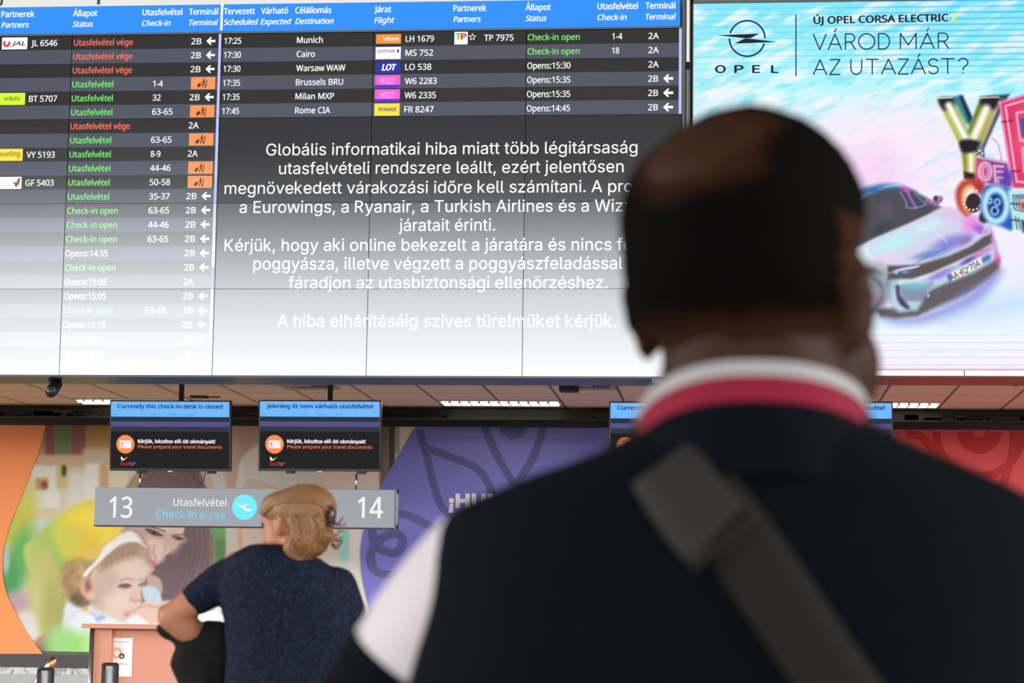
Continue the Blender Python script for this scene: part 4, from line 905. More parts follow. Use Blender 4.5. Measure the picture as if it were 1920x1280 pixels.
sw = [[(786, 806), (800, 855), (815, 915), (832, 955), (870, 985)], [(795, 838), (840, 855), (890, 875), (915, 905), (925, 935)], [(908, 800), (930, 850), (966, 912), (985, 935)], [(1018, 802), (1000, 855), (966, 912)],
      [(745, 962), (775, 970), (820, 995), (860, 1020)], [(697, 985), (700, 1012), (715, 1030), (740, 1036), (754, 1022), (750, 1003), (728, 1002), (705, 1018), (694, 1042), (700, 1066), (722, 1076), (750, 1074), (780, 1060)]]
for k, q in enumerate(sw):
    b = MB(); ribbon(b, q, 14.5, MY - .0128 - .0012 * k, M_pud); b.build('swirl_line', t)
b = MB()
b.poly([(W(963 + 26 * math.cos(a), 800 + 22 * math.sin(a), MY - .0128)[0], W(963 + 26 * math.cos(a), 800 + 22 * math.sin(a), MY - .0128)[2]) for a in np.linspace(math.pi, 0, 20)], MY - .0128, M_pud)
b.build('swirl_dot', t)
b = MB(); ym = MY - .0215; M_let = mat('mural_white', (.86, .86, .86), .5)

def bars(*polys):
    for q in polys: b.poly([(W(p[0], p[1], ym)[0], W(p[0], p[1], ym)[2]) for p in q], ym, M_let)
R4 = lambda x0, y0, x1, y1: [(x0, y1), (x1, y1), (x1, y0), (x0, y0)]
bars(R4(854, 925, 862.5, 952.5), R4(872.5, 925, 881, 952.5), R4(862.5, 935, 872.5, 942.5))
bars(R4(884.5, 925, 893, 945), R4(902.5, 925, 911, 945), [(884.5, 945), (887, 950), (893, 953), (902.5, 953), (908.5, 950), (911, 945)])
bars(R4(914.5, 925, 923, 952.5), R4(934, 925, 942.5, 952.5), [(923, 939), (934, 952.5), (934, 938), (923, 925)])
c_ = W(846.5, 938, ym); r_ = .026; b.poly([(c_[0] + r_ * math.cos(a), c_[2] + r_ * math.sin(a)) for a in np.linspace(0, 2 * math.pi, 20, endpoint=False)], ym, M_let)
b.poly([(W(843.5, 944, ym)[0], W(843, 944, ym)[2]), (W(841, 961, ym)[0], W(842, 961, ym)[2]), (W(850.5, 961, ym)[0], W(850, 961, ym)[2]), (W(849.5, 944, ym)[0], W(850, 944, ym)[2])], ym, M_let)
b.build('mural_lettering', t)
M_re = mat('red_print', lin(226, 84, 90), .5, spec=.25); M_red2 = mat('red_swirl', lin(196, 48, 54), .5, spec=.25)
t = empty('red_mural', (W(1750, 1000, MY)[0], MY, mz0), 'red wall mural with darker ring pattern right of the man', 'mural')
wallplate([(1500, 802), (1500, 1228), (2300, 1232), (2300, 806)], MY - .012, .010, M_re).build('panel', t)
ring = lambda cx, cy, r, a0, a1: [(cx + r * math.cos(math.radians(a)), cy + r * math.sin(math.radians(a))) for a in np.linspace(a0, a1, 24)]
for k, (q, w_) in enumerate(((ring(1836, 808, 27, 2, 178), 30), (ring(1836, 812, 80, -2, 182)[::-1], 15), ([(1902, 806), (1898, 850), (1880, 910), (1850, 980)], 15), ([(1700, 812), (1730, 822), (1752, 850), (1760, 890)], 15), ([(1960, 830), (1940, 900), (1905, 960)], 15))):
    b = MB(); ribbon(b, q, w_, MY - .0128 - .0012 * k, M_red2); b.build('ring_line', t)

# ================================================================== HANGING MONITORS
TY = 19.0
M_bez = mat('monitor_bezel', (.006, .006, .007), .3); M_pole = mat('pole_metal', (.12, .12, .125), .25, metal=.7)
SG = dict(gloss=.006, rough=.2)
V_blue = screen('tv_blue', lin(110, 185, 255), **SG); V_ink = screen('tv_ink', lin(10, 20, 130), **SG); V_s1 = screen('tv_s1', lin(36, 40, 58), **SG); V_s2 = screen('tv_s2', lin(78, 78, 128), **SG); V_s3 = screen('tv_s3', lin(42, 46, 62), **SG)
V_blk = screen('tv_black', lin(14, 14, 16), **SG); V_or = screen('tv_orange', lin(255, 140, 72), **SG); V_w = screen('tv_white', lin(255, 240, 255), **SG); V_ot = screen('tv_otext', lin(255, 125, 80), **SG)
V_yel = screen('tv_yel', lin(250, 210, 60), **SG); V_rd = screen('tv_red', lin(205, 60, 50), **SG); V_lil = screen('tv_lilac', lin(200, 170, 235), **SG)
M_rod = mat('chrome_rod', (.6, .6, .62), .2, metal=1.0)
SW_, SH_ = 1.07, .612
def monitor(px0, px1, pyt, pyb, title, subs, label, cable=False, rod=None):
    c = W((px0 + px1) / 2, (pyt + pyb) / 2, TY); tilt_ = math.radians(7)
    t = empty('hanging_monitor', c, label, 'monitor', 'check-in desk monitors under the ceiling', rot=(tilt_, 0, 0))
    w, h = SW_ / 2, SH_ / 2
    b = MB(); b.box(-w, w, -.03, .03, -h, h, M_bez, .004); b.build('casing', t, True)
    ys = -.0306; U = lambda u: -w + u * 2 * w; V = lambda v: h - v * 2 * h
    b = MB(); b.rect(U(.012), U(.988), V(.965), V(.018), ys, V_blk)
    y1 = ys - .0004
    for a, d, m in ((.018, .232, V_blue), (.232, .30, V_s1), (.30, .372, V_s2), (.372, .44, V_s3)): b.rect(U(.012), U(.988), V(d), V(a), y1, m)
    b.build('display', t, True); sc = t
    y2 = ys - .001; y3 = ys - .0014; y4 = ys - .0018
    b = MB(); b.text(title, U(.5), V(.112), y2, V_ink, cap=.034, width=SW_ * .865, align='C', bold=.03)
    for s, u in subs: b.text(s, U(u), V(.208), y2, V_ink, cap=.010)
    b.text('Kérjük, készítse elő úti okmányait!', U(.237), V(.603), y2, V_w, cap=.030, width=SW_ * .635, bold=.035); b.text('Please prepare your travel documents', U(.237), V(.678), y2, V_ot, cap=.028, width=SW_ * .692, bold=.004)
    b.text('bud', U(.095), V(.922), y2, V_rd, cap=.034, width=SW_ * .072); b.text('Budapest', U(.172), V(.895), y2, V_lil, cap=.010, width=.05); b.text('Airport', U(.172), V(.92), y2, V_lil, cap=.010, width=.036)
    b.build('screen_lettering', t, True)
    b = MB(); cx, cz, r = U(.132), V(.623), .0805
    b.poly([(cx + r * math.cos(a), cz + r * math.sin(a)) for a in np.linspace(0, 2 * math.pi, 36, endpoint=False)], y2, V_or)
    b.poly([(cx - .052, cz - .034), (cx + .046, cz - .034), (cx + .046, cz - .028), (cx + .052, cz - .028), (cx + .052, cz + .034), (cx - .044, cz + .034), (cx - .044, cz + .028), (cx - .052, cz + .028)], y3, V_w)
    b.poly([(cx - .027 + .011 * math.cos(a), cz + .004 + .011 * math.sin(a)) for a in np.linspace(0, 2 * math.pi, 14, endpoint=False)], y4, V_ot); b.rect(cx - .042, cx - .012, cz - .024, cz - .016, y4, V_ot)
    for q in (.01, 0, -.01): b.rect(cx - .005, cx + .025, cz + q - .001, cz + q + .001, y4, V_lil)
    b.build('document_icon', t, True)
    b = MB(); X0, Z0 = U(.105), V(.83)
    b.poly([(X0, Z0 + .005), (X0 - .022, Z0 + .012), (X0 - .005, Z0 + .004)], y2, V_yel); b.poly([(X0, Z0 - .018), (X0 + .016, Z0 - .005), (X0 - .006, Z0 + .022), (X0 - .012, Z0 + .004)], y2, V_w); b.poly([(X0, Z0 - .018), (X0 + .02, Z0 - .012), (X0 + .052, Z0 + .018), (X0 + .016, Z0 - .002)], y2, V_yel)
    b.build('bird_logo', t, True)
    b = MB()
    for u in (.255, .835): b.box(U(u) - .035, U(u) + .035, -.02, .05, -h - .022, -h + .002, M_black, .003)
    b.build('bracket', t, True)
    b = MB(); b.box(-.02, .02, -.028, -.02, -h - .006, -h + .001, V_w); b.build('status_light', t, True)
    # pole up to the ceiling (upright in the room)
    zc = CEIL_Z; pt = MB(); pt.tube([(c[0] + .07, TY + .05, c[2] + .1), (c[0] + .07, TY + .05, zc)], .0235, M_pole, 18); pt.lathe(c[0] + .07, TY + .05, [(.06, zc - .01), (.06, zc)], M_pole)
    o = pt.build('pole'); o.parent = t; bpy.context.view_layer.update(); o.matrix_parent_inverse = t.matrix_world.inverted()
    if cable:
        k = MB(); k.tube(catmull([(U(.69), .02, -h), (U(.69), .02, -h - .05), (U(.72), .02, -h - .1), (U(.74), .02, -h - .11), (U(.765), .02, -h - .08), (U(.785), .02, -h)], False, 6), .004, M_black, 6); k.build('cable', t, True)
    return t, c
EN = 'Currently this check-in desk is closed'; HU = 'Jelenleg itt nem várható utasfelvétel'
sE = [('Flight', .03), ('Scheduled', .34), ('Check-in open', .475), ('Destination', .635)]; sH = [('Járat', .03), ('Tervezett', .34), ('Célállomás', .48), ('Státusz', .64)]
monitor(206.5, 434, 751, 882, EN, sE, 'hanging monitor above desk 13 with English desk is closed title', cable=True)
monitor(487, 714, 751, 882, HU, sH, 'hanging monitor with Hungarian title above desk number 14')
monitor(1147, 1374, 755, 886, EN, sE, 'hanging monitor behind the man left of his collar')
monitor(1440, 1667, 755, 886, HU, sH, 'hanging monitor behind the man right of his collar')

# ================================================================== DESK NUMBER SIGN
GY = 18.95
l = W(177, 950, GY)[0]; r = W(740, 950, GY)[0]; gz1 = W(460, 915.5, GY)[2]; gz0 = W(460, 987, GY)[2]
t = empty('desk_number_sign', ((l + r) / 2, GY, gz0), 'grey hanging sign box with white numbers 13 and 14', 'sign')
M_sign = mat('sign_grey', lin(130, 137, 147), .45, noise=.04, nscale=20); M_sw = emit('sign_white', lin(250, 250, 250), .95); M_sc = emit('sign_cyan', lin(120, 240, 255)); M_sb = emit('sign_blue', lin(130, 220, 255))
b = MB(); b.box(l, r, GY, GY + .12, gz0, gz1, M_sign, .004); b.box(l - .002, r, GY - .001, GY + .12, gz0 - .008, gz0, M_dark); b.build('box', t)
b = MB(); b.box(r, r + .012, GY - .002, GY + .122, gz0 - .008, gz1 + .004, mat('sign_edge', (.1, .1, .105), .4)); b.box(r + .012, r + .02, GY + .002, GY + .122, gz0 + .03, gz1 - .03, M_steel); b.box(r + .012, r + .018, GY - .002, GY + .122, gz0 - .008, gz1 + .004, M_dark); b.build('end_cap', t)
yg = GY - .002; G = lambda px, py: W(px, py, yg)
b = MB(); ch = G(220, 931)[2] - G(220, 969.5)[2]
b.text('13', G(205, 969)[0], G(205, 969.5)[2], yg, M_sw, cap=ch, width=G(247, 969)[0] - G(205, 969)[0], bold=.012); b.text('14', G(671, 970)[0], G(671, 970.5)[2], yg, M_sw, cap=ch, width=G(717, 970)[0] - G(671, 970)[0], bold=.012)
b.text('Utasfelvétel', G(325, 948)[0], G(325, 948)[2], yg, M_sw, cap=.062, width=G(424, 948)[0] - G(325, 948)[0], bold=.008)
b.text('Check-in', G(293, 970)[0], G(293, 970)[2], yg, M_sb, cap=.062, width=G(368, 970)[0] - G(293, 970)[0], bold=.008); b.text('登记柜台', G(373, 970)[0], G(373, 971.5)[2], yg, M_sb, width=G(423, 970)[0] - G(373, 970)[0], fk='builtin')
b.build('sign_lettering', t)
b = MB(); c = G(458.5, 950.5); r_ = .1085
b.poly([(c[0] + r_ * math.cos(a), c[2] + r_ * math.sin(a)) for a in np.linspace(0, 2 * math.pi, 40, endpoint=False)], yg, M_sc)
pl = [(-.072, .028), (-.055, .03), (-.022, .012), (.026, .036), (.038, .036), (.006, .002), (.03, -.018), (.058, -.012), (.07, -.02), (.05, -.034), (.028, -.036), (-.03, -.004)]
b.poly([(c[0] + p[0], c[2] + p[1]) for p in pl][::-1], yg - .001, M_sw); b.build('plane_icon', t)
for px in (262.5, 668):
    q = W(px, 900, GY + .05); b = MB(); b.tube([(q[0], GY + .05, gz1 - .01), (q[0], GY + .05, gz1 + .138)], .009, M_rod, 10); b.build('rod', t)

# ================================================================== CHECK-IN DESK
DY = 18.4
M_sal = mat('salmon_laminate', (.60, .25, .165), .45, noise=.05, nscale=8); M_sald = mat('salmon_edge', (.58, .235, .155), .45)
x0 = W(153, 1174, DY)[0]; x1 = W(445, 1174, DY)[0]; z1 = W(240, 1170, DY)[2]; z0 = W(240, 1178.5, DY)[2]
t = empty('check_in_desk', ((x0 + x1) / 2, DY + .3, 0), 'salmon coloured check-in desk with raised counter top below the family mural', 'desk')
b = MB(); b.box(x0, x1, DY, DY + .42, z0, z1, M_sald, .004); b.build('counter_top', t)
xb = W(173, 1220, DY + .05)[0]; b = MB(); b.box(xb + .03, x1 - .05, DY + .16, DY + .4, 0, z0, M_sal); b.build('front_panel', t)
b = MB(); b.box(xb, xb + .15, DY + .09, DY + .4, 0, z0, M_sal); b.build('side_panel', t)
b = MB(); b.box(xb - .03, xb, DY + .06, DY + .4, 0, z0, M_dark, .003); b.build('corner_post', t)
b = MB(); b.tube([(xb - .016, DY + .055, 0), (xb - .016, DY + .055, z0)], .012, M_steel, 10); b.build('edge_strip', t)
# notice sheet
ny = DY + .157; a0 = W(199, 1195, ny); a1 = W(249, 1195, ny); a2 = W(247, 1268, ny)
t = empty('paper_notice', (a0[0], ny, a2[2]), 'white paper notice with an orange ring taped to the salmon desk', 'notice')
b = MB(); b.box(a0[0], a1[0], ny - .001, ny + .001, a2[2], a0[2], mat('paper', (.85, .86, .88), .7)); b.build('sheet', t)
b = MB(); c = W(219, 1223.5, ny); M_po = mat('print_orange', lin(250, 168, 110), .6); M_pk = mat('print_dark', (.04, .04, .045), .6); n = 28
for k in range(n):
    a, d = 2 * math.pi * k / n, 2 * math.pi * (k + 1) / n
    b.poly([(c[0] + q * math.cos(e), c[2] + q * math.sin(e)) for q, e in ((.046, a), (.046, d), (.024, d), (.024, a))][::-1], ny - .002, M_po)
c = W(228.5, 1229.5, ny); b.poly([(c[0] + .024 * math.cos(a), c[2] + .024 * math.sin(a)) for a in np.linspace(0, 2 * math.pi, 24, endpoint=False)], ny - .0025, M_pk)
b.poly([(c[0] - .012, c[2] - .01), (c[0] + .012, c[2] - .01), (c[0], c[2] + .012)], ny - .003, mat('paper', (.85, .86, .88)))
for py, u0, u1 in ((1203, 204, 243), (1243, 224, 237), (1245.5, 216, 240)): b.rect(W(u0, py, ny)[0], W(u1, py, ny)[0], W(220, py + .6, ny)[2], W(220, py - .6, ny)[2], ny - .002, mat('print_grey', (.45, .46, .5), .6))
b.build('notice_print', t)
# white papers lying on the desk
b = MB(); bm = bmesh.new(); bmesh.ops.create_icosphere(bm, subdivisions=4, radius=1)
c = W(388, 1158, DY + .2)
for v in bm.verts:
    n = mnoise.noise(v.co * 2.3) * .3 + mnoise.noise(v.co * 6) * .12
    v.co = Vector((c[0] + v.co.x * .2 * (1 + n), DY + .2 + v.co.y * .12 * (1 + n), z1 + max(0, (v.co.z + .25) * .115 * (1 + n) + v.co.x * .025)))
bm.verts.index_update(); b.add([v.co[:] for v in bm.verts], [[v.index for v in f.verts] for f in bm.faces], mat('white_bag', (.9, .9, .9), .6), True); bm.free()
tag(b.build('plastic_bag'), 'crumpled white bag lying on the salmon desk behind the arm of the woman', 'bag')

# ================================================================== QUEUE POSTS
def stanchion(px, py, Y, label, face):
    q = W(px, py, Y); zt = q[2]; x = q[0]
    t = empty('barrier_post', (x, Y, 0), label, 'barrier post', 'queue barrier posts by the desk')
    b = MB(); b.lathe(x, Y, [(.18, 0), (.18, .012), (.15, .03), (.04, .04)], M_black, 32); b.build('base', t)
    b = MB(); b.lathe(x, Y, [(.032, .03), (.032, zt - .005)], mat('post_chrome', (.62, .63, .65), .35, metal=.3), 24); b.build('pole', t)
    b = MB(); b.lathe(x, Y, [(.05, zt - .012), (.05, zt), (.036, zt + .004)], M_black, 24)
    for sx in (-1, 1):
        b.box(x + sx * .040 - .009, x + sx * .040 + .009, Y - .03, Y + .03, zt - .16, zt - .006, M_black, .004)
    b.box(x - .03, x + .03, Y + .028, Y + .045, zt - .16, zt - .006, M_black, .004); b.build('belt_head', t)
    b = MB(); b.box(x - .030, x - .020, Y - .0405, Y - .032, zt - .13, zt - .03, M_dark, .002); b.build('belt_clip', t)
stanchion(86, 1252, 14.0, 'steel queue post with black belt head in front of the orange panel', -1)
stanchion(207, 1243, 14.0, 'steel queue post with black belt head in front of the salmon desk', -1)
q = W(93, 1248, 15.2); e = W(103, 1234, 15.2); d = (e - q) / np.linalg.norm(e - q); foot = q - d * (q[2] / d[2])
b = MB(); b.tube([foot, q, e - d * .01, e + d * .008], [.03, .03, .03, .014], mat('copper', (.75, .42, .2), .22, metal=1.0), 18)
tag(b.build('copper_rod'), 'short slanted copper coloured rod behind the left queue post', 'rod')
# ================================================================== PEOPLE
def fuse(b, voxel, smooth=6, noise_amp=0.0, noise_freq=8.0):
    """overlapping volumes -> one continuous surface"""
    me = b.mesh('volume'); o = bpy.data.objects.new('volume', me); COL.objects.link(o)
    r = o.modifiers.new('remesh', 'REMESH'); r.mode = 'VOXEL'; r.voxel_size = voxel
    s = o.modifiers.new('smooth', 'SMOOTH'); s.iterations = smooth; s.factor = .5
    bpy.context.view_layer.update(); dg = bpy.context.evaluated_depsgraph_get()
    out = bpy.data.meshes.new_from_object(o.evaluated_get(dg)); bpy.data.objects.remove(o); bpy.data.meshes.remove(me)
    out.materials.clear()
    if noise_amp:
        for v in out.vertices:
            v.co += v.normal * (mnoise.noise(v.co * noise_freq) * noise_amp + mnoise.noise(v.co * noise_freq * 2.7) * noise_amp * .4)
    out.polygons.foreach_set('use_smooth', [True] * len(out.polygons)); out.update()
    return out
def chain(b, pts, rs, m, seg=16):
    """tapering limb with rounded joints"""
    P = [np.array(p, float) for p in pts]; b.tube(P, rs, m, seg)
    for p, r in zip(P, rs): b.ellipsoid(p, (r, r, r), m, seg=14, rings=8)
def shell(me, mask, lift, name, material, parent):
    """a layer that follows part of a body surface; mask(co) 0..1, lift(co) metres"""
    k = np.array([mask(v.co) for v in me.vertices]); keep = [p for p in me.polygons if max(k[i] for i in p.vertices) > 0.02]
    ids = sorted({i for p in keep for i in p.vertices}); mp = {i: n for n, i in enumerate(ids)}
    vs = [me.vertices[i].co + me.vertices[i].normal * (lift(me.vertices[i].co) * k[i] - .0015 * (1 - k[i])) for i in ids]
    o = bpy.data.meshes.new(name); o.from_pydata([v[:] for v in vs], [], [[mp[i] for i in p.vertices] for p in keep])
    o.polygons.foreach_set('use_smooth', [True] * len(o.polygons)); o.materials.append(material); o.update()
    return put(o, name, parent)
def hand(b, wrist, d, side, m, curl=.5):
    """palm, four bent fingers and a thumb; d = finger direction, side = thumb side"""
    d = np.array(d, float); d /= np.linalg.norm(d); s = np.array(side, float); s -= d * (s @ d); s /= np.linalg.norm(s); n = np.cross(d, s)
    wrist = np.array(wrist, float); 
    for t in (-.028, -.01, .01, .028): chain(b, [wrist, wrist + d * .045 + s * t * .8, wrist + d * .085 + s * t], [.017, .016, .0115], m, 10)
    for t, L in ((.03, .07), (.011, .08), (-.01, .074), (-.029, .058)):
        a = wrist + d * .085 + s * t; e = a + d * L * .45 + n * curl * .012; g = e + (d * (1 - curl * .5) + n * curl) * L * .32; h = g + (d * (.6 - curl * .5) + n * curl) * L * .26
        chain(b, [a, e, g, h], [.0095, .0088, .008, .007], m, 10)
    a = wrist + d * .025 + s * .026; e = a + d * .035 + s * .03 + n * .008; g = e + d * .032 + s * .008 + n * .012
    chain(b, [a, e, g], [.014, .0115, .009], m, 10)

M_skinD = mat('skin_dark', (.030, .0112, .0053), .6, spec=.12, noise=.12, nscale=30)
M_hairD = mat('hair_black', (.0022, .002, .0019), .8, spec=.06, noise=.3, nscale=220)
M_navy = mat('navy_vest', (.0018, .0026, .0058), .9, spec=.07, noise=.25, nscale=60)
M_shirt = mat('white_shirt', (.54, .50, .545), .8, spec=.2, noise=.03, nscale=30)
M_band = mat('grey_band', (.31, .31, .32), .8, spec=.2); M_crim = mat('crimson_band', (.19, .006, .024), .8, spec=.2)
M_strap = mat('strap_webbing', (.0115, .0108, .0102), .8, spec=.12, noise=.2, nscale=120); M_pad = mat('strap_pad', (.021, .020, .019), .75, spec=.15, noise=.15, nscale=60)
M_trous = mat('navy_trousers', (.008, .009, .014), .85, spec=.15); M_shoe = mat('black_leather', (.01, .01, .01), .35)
# ------------------------------------------------------------------ the man in front (back to the viewer)
D1 = 1.70
A1 = lambda px, py, dy=0.0: W(px, py, D1 + dy)
man = empty('person', (A1(1410, 800)[0], D1, 0), 'person seen from behind wearing a navy top with red and white collar, head turned right', 'person')
th = math.radians(24); fw = np.array([math.sin(th), math.cos(th), 0]); rg = np.array([math.cos(th), -math.sin(th), 0]); up = np.array([0, 0, 1.0])
RH = Matrix.Rotation(-th, 3, 'Z')
C = A1(1400, 425); zpx = lambda py: A1(1400, py)[2]
def hp(f, r, py): p = C + fw * f + rg * r; p[2] = zpx(py); return p
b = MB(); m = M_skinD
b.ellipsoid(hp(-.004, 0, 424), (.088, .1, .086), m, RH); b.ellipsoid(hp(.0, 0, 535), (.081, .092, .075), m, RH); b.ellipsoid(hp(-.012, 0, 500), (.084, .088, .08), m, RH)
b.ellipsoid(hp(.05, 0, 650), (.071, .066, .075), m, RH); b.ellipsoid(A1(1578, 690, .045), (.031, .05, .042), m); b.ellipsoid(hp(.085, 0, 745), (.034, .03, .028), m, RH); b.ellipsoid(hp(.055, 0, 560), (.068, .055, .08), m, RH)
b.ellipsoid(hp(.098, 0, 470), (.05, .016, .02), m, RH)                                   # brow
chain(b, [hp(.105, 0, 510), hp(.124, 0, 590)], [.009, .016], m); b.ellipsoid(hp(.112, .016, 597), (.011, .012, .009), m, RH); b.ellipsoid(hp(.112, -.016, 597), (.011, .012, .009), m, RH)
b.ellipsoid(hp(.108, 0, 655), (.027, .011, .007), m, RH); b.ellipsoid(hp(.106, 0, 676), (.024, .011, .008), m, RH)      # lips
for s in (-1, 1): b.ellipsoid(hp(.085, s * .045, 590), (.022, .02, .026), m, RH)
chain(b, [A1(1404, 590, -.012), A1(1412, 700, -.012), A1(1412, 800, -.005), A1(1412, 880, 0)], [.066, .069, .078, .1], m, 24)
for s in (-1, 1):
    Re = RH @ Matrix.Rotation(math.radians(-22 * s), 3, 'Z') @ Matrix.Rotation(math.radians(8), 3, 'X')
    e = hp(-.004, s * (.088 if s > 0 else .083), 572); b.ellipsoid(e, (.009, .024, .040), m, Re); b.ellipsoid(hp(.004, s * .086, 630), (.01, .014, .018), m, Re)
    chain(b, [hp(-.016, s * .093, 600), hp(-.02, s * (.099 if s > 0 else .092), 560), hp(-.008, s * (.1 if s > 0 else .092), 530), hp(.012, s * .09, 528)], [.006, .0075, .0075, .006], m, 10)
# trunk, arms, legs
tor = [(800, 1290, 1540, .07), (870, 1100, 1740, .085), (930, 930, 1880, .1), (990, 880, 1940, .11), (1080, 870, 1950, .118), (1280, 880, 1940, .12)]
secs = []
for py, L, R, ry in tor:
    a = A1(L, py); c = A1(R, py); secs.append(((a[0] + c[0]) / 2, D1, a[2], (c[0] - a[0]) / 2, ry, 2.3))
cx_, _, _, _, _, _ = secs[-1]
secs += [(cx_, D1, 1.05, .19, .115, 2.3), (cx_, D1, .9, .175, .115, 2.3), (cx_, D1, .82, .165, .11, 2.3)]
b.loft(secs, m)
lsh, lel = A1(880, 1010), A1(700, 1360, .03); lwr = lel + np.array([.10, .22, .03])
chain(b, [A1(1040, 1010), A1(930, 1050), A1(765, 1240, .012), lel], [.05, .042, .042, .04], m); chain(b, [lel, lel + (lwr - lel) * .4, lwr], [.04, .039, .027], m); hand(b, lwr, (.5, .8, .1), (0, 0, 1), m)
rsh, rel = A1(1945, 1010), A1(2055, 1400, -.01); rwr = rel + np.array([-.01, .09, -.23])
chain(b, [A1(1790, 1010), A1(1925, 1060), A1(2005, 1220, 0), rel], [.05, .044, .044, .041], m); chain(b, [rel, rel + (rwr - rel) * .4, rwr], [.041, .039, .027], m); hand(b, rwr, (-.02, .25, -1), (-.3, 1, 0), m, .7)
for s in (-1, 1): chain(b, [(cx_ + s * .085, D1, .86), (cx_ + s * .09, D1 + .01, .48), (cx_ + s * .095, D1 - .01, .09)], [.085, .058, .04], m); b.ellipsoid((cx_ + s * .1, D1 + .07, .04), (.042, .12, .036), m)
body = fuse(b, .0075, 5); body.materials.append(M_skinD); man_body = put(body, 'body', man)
# hair: short, thin over the crown
cr = hp(-.088, -.004, 300)
def hair_mask(co):
    p = np.array(co) - C; f = p @ fw; r = p @ rg; z = p[2]
    if z < -.11 or abs(r) > .112: return 0
    line = np.interp(f, [-.12, -.05, -.015, .0, .02, .04, .06, .085, .1], [-.1, -.1, -.09, -.045, -.012, -.005, .02, .055, .075])
    n = mnoise.noise(co * 60) * .006
    k = np.clip((z - line + n) / .034, 0, 1)
    if abs(r) > .089 and z < 0: k = 0                                                     # ears stay bare
    d = np.array(co) - cr; d2 = math.sqrt((d @ rg / .05) ** 2 + (d @ fw / .06) ** 2 + (d[2] / .034) ** 2)
    k *= np.clip((d2 - .82 + mnoise.noise(co * 30) * .4) / .8, 0, 1)
    return float(k)
M_hairmix = painted('short_hair', rough=.85, spec=.03)
hair = shell(body, lambda co: min(1, hair_mask(co) * 4), lambda co: (.0015 + .005 * hair_mask(co)) + .0012 * mnoise.noise(co * 150), 'hair', M_hairmix, man)
at = hair.data.color_attributes.new('paint', 'FLOAT_COLOR', 'POINT')                    # cropped hair: scalp shows where it thins
for v in hair.data.vertices:
    k = hair_mask(v.co); k = k * k * (3 - 2 * k)
    at.data[v.index].color = (*[.030 * (1 - k) + .0018 * k, .0112 * (1 - k) + .0016 * k, .0053 * (1 - k) + .0015 * k], 1)
# glasses seen from behind: temple and lens edge on the right
b = MB(); gl = mat('spectacle_frame', (.03, .03, .035), .3, metal=.5)
for s in (-1, 1):
    b.tube(catmull([hp(-.012, s * .093, 520), hp(.02, s * .094, 508), hp(.07, s * .089, 502), hp(.118, s * .074, 500)], False, 5), .0022, gl, 8)
    cxx = hp(.122, s * .037, 520); ringp = [cxx + rg * s * (.028 * math.cos(a)) * 1.15 + up * .022 * math.sin(a) - fw * .006 * abs(math.cos(a)) for a in np.linspace(0, 2 * math.pi, 25)]
    b.tube(ringp, .0022, gl, 8, caps=False)
b.tube([hp(.121, -.008, 510), hp(.126, 0, 507), hp(.121, .008, 510)], .0018, gl, 8)
gls = b.build('glasses', man)
lm = mat('spectacle_lens', (.75, .8, 1.0), .05, spec=.8)
lm.node_tree.nodes['Principled BSDF'].inputs['Transmission Weight'].default_value = .85
for s in (-1, 1):
    b = MB(); cxx = hp(.122, s * .037, 520); pts = [cxx + rg * s * (.027 * math.cos(a)) * 1.15 + up * .021 * math.sin(a) - fw * .006 * abs(math.cos(a)) for a in np.linspace(0, 2 * math.pi, 24, endpoint=False)]
    b.add(pts + [p + fw * .002 for p in pts], [tuple(range(24)), tuple(range(47, 23, -1))] + [(i, (i + 1) % 24, 24 + (i + 1) % 24, 24 + i) for i in range(24)], lm)
    put(b.mesh('lens'), 'lens', gls)
# navy top
top = [(800, 1215, 1635, .082, 2.1), (830, 1150, 1690, .09, 2.1), (855, 1108, 1757, .096, 2.15), (880, 1022, 1815, .102, 2.2), (917, 933, 1908, .109, 2.25), (952, 859, 1966, .116, 2.3), (987, 832, 1996, .122, 2.35),
       (1050, 818, 2008, .13, 2.4), (1150, 799, 2018, .137, 2.4), (1280, 768, 2030, .142, 2.4)]
vsec = []
for py, L, R, ry, n in top:
    a = A1(L, py); c = A1(R, py); vsec.append(((a[0] + c[0]) / 2, D1, a[2], (c[0] - a[0]) / 2, ry, n))
vcx = vsec[-1][0]
vsec += [(vcx, D1, 1.1, .25, .142, 2.4), (vcx, D1, .95, .235, .138, 2.4), (vcx, D1, .82, .225, .132, 2.4)]
fine = []
zs = [s[2] for s in vsec]; allz = np.linspace(zs[0], zs[-1], 70)
for z in allz: fine.append(tuple(np.interp(-z, [-q for q in zs], [s[k] for s in vsec]) if k != 2 else z for k in range(6)))
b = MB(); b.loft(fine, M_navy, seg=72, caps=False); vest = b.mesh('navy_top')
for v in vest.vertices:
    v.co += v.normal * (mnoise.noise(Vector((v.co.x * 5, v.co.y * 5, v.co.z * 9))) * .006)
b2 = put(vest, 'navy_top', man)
def back_y(x, z):
    s = [np.interp(-z, [-q for q in zs], [q[k] for q in vsec]) for k in range(6)]
    u = min(.999, abs((x - s[0]) / s[3])); return D1 - s[4] * (1 - u ** s[5]) ** (1 / s[5])
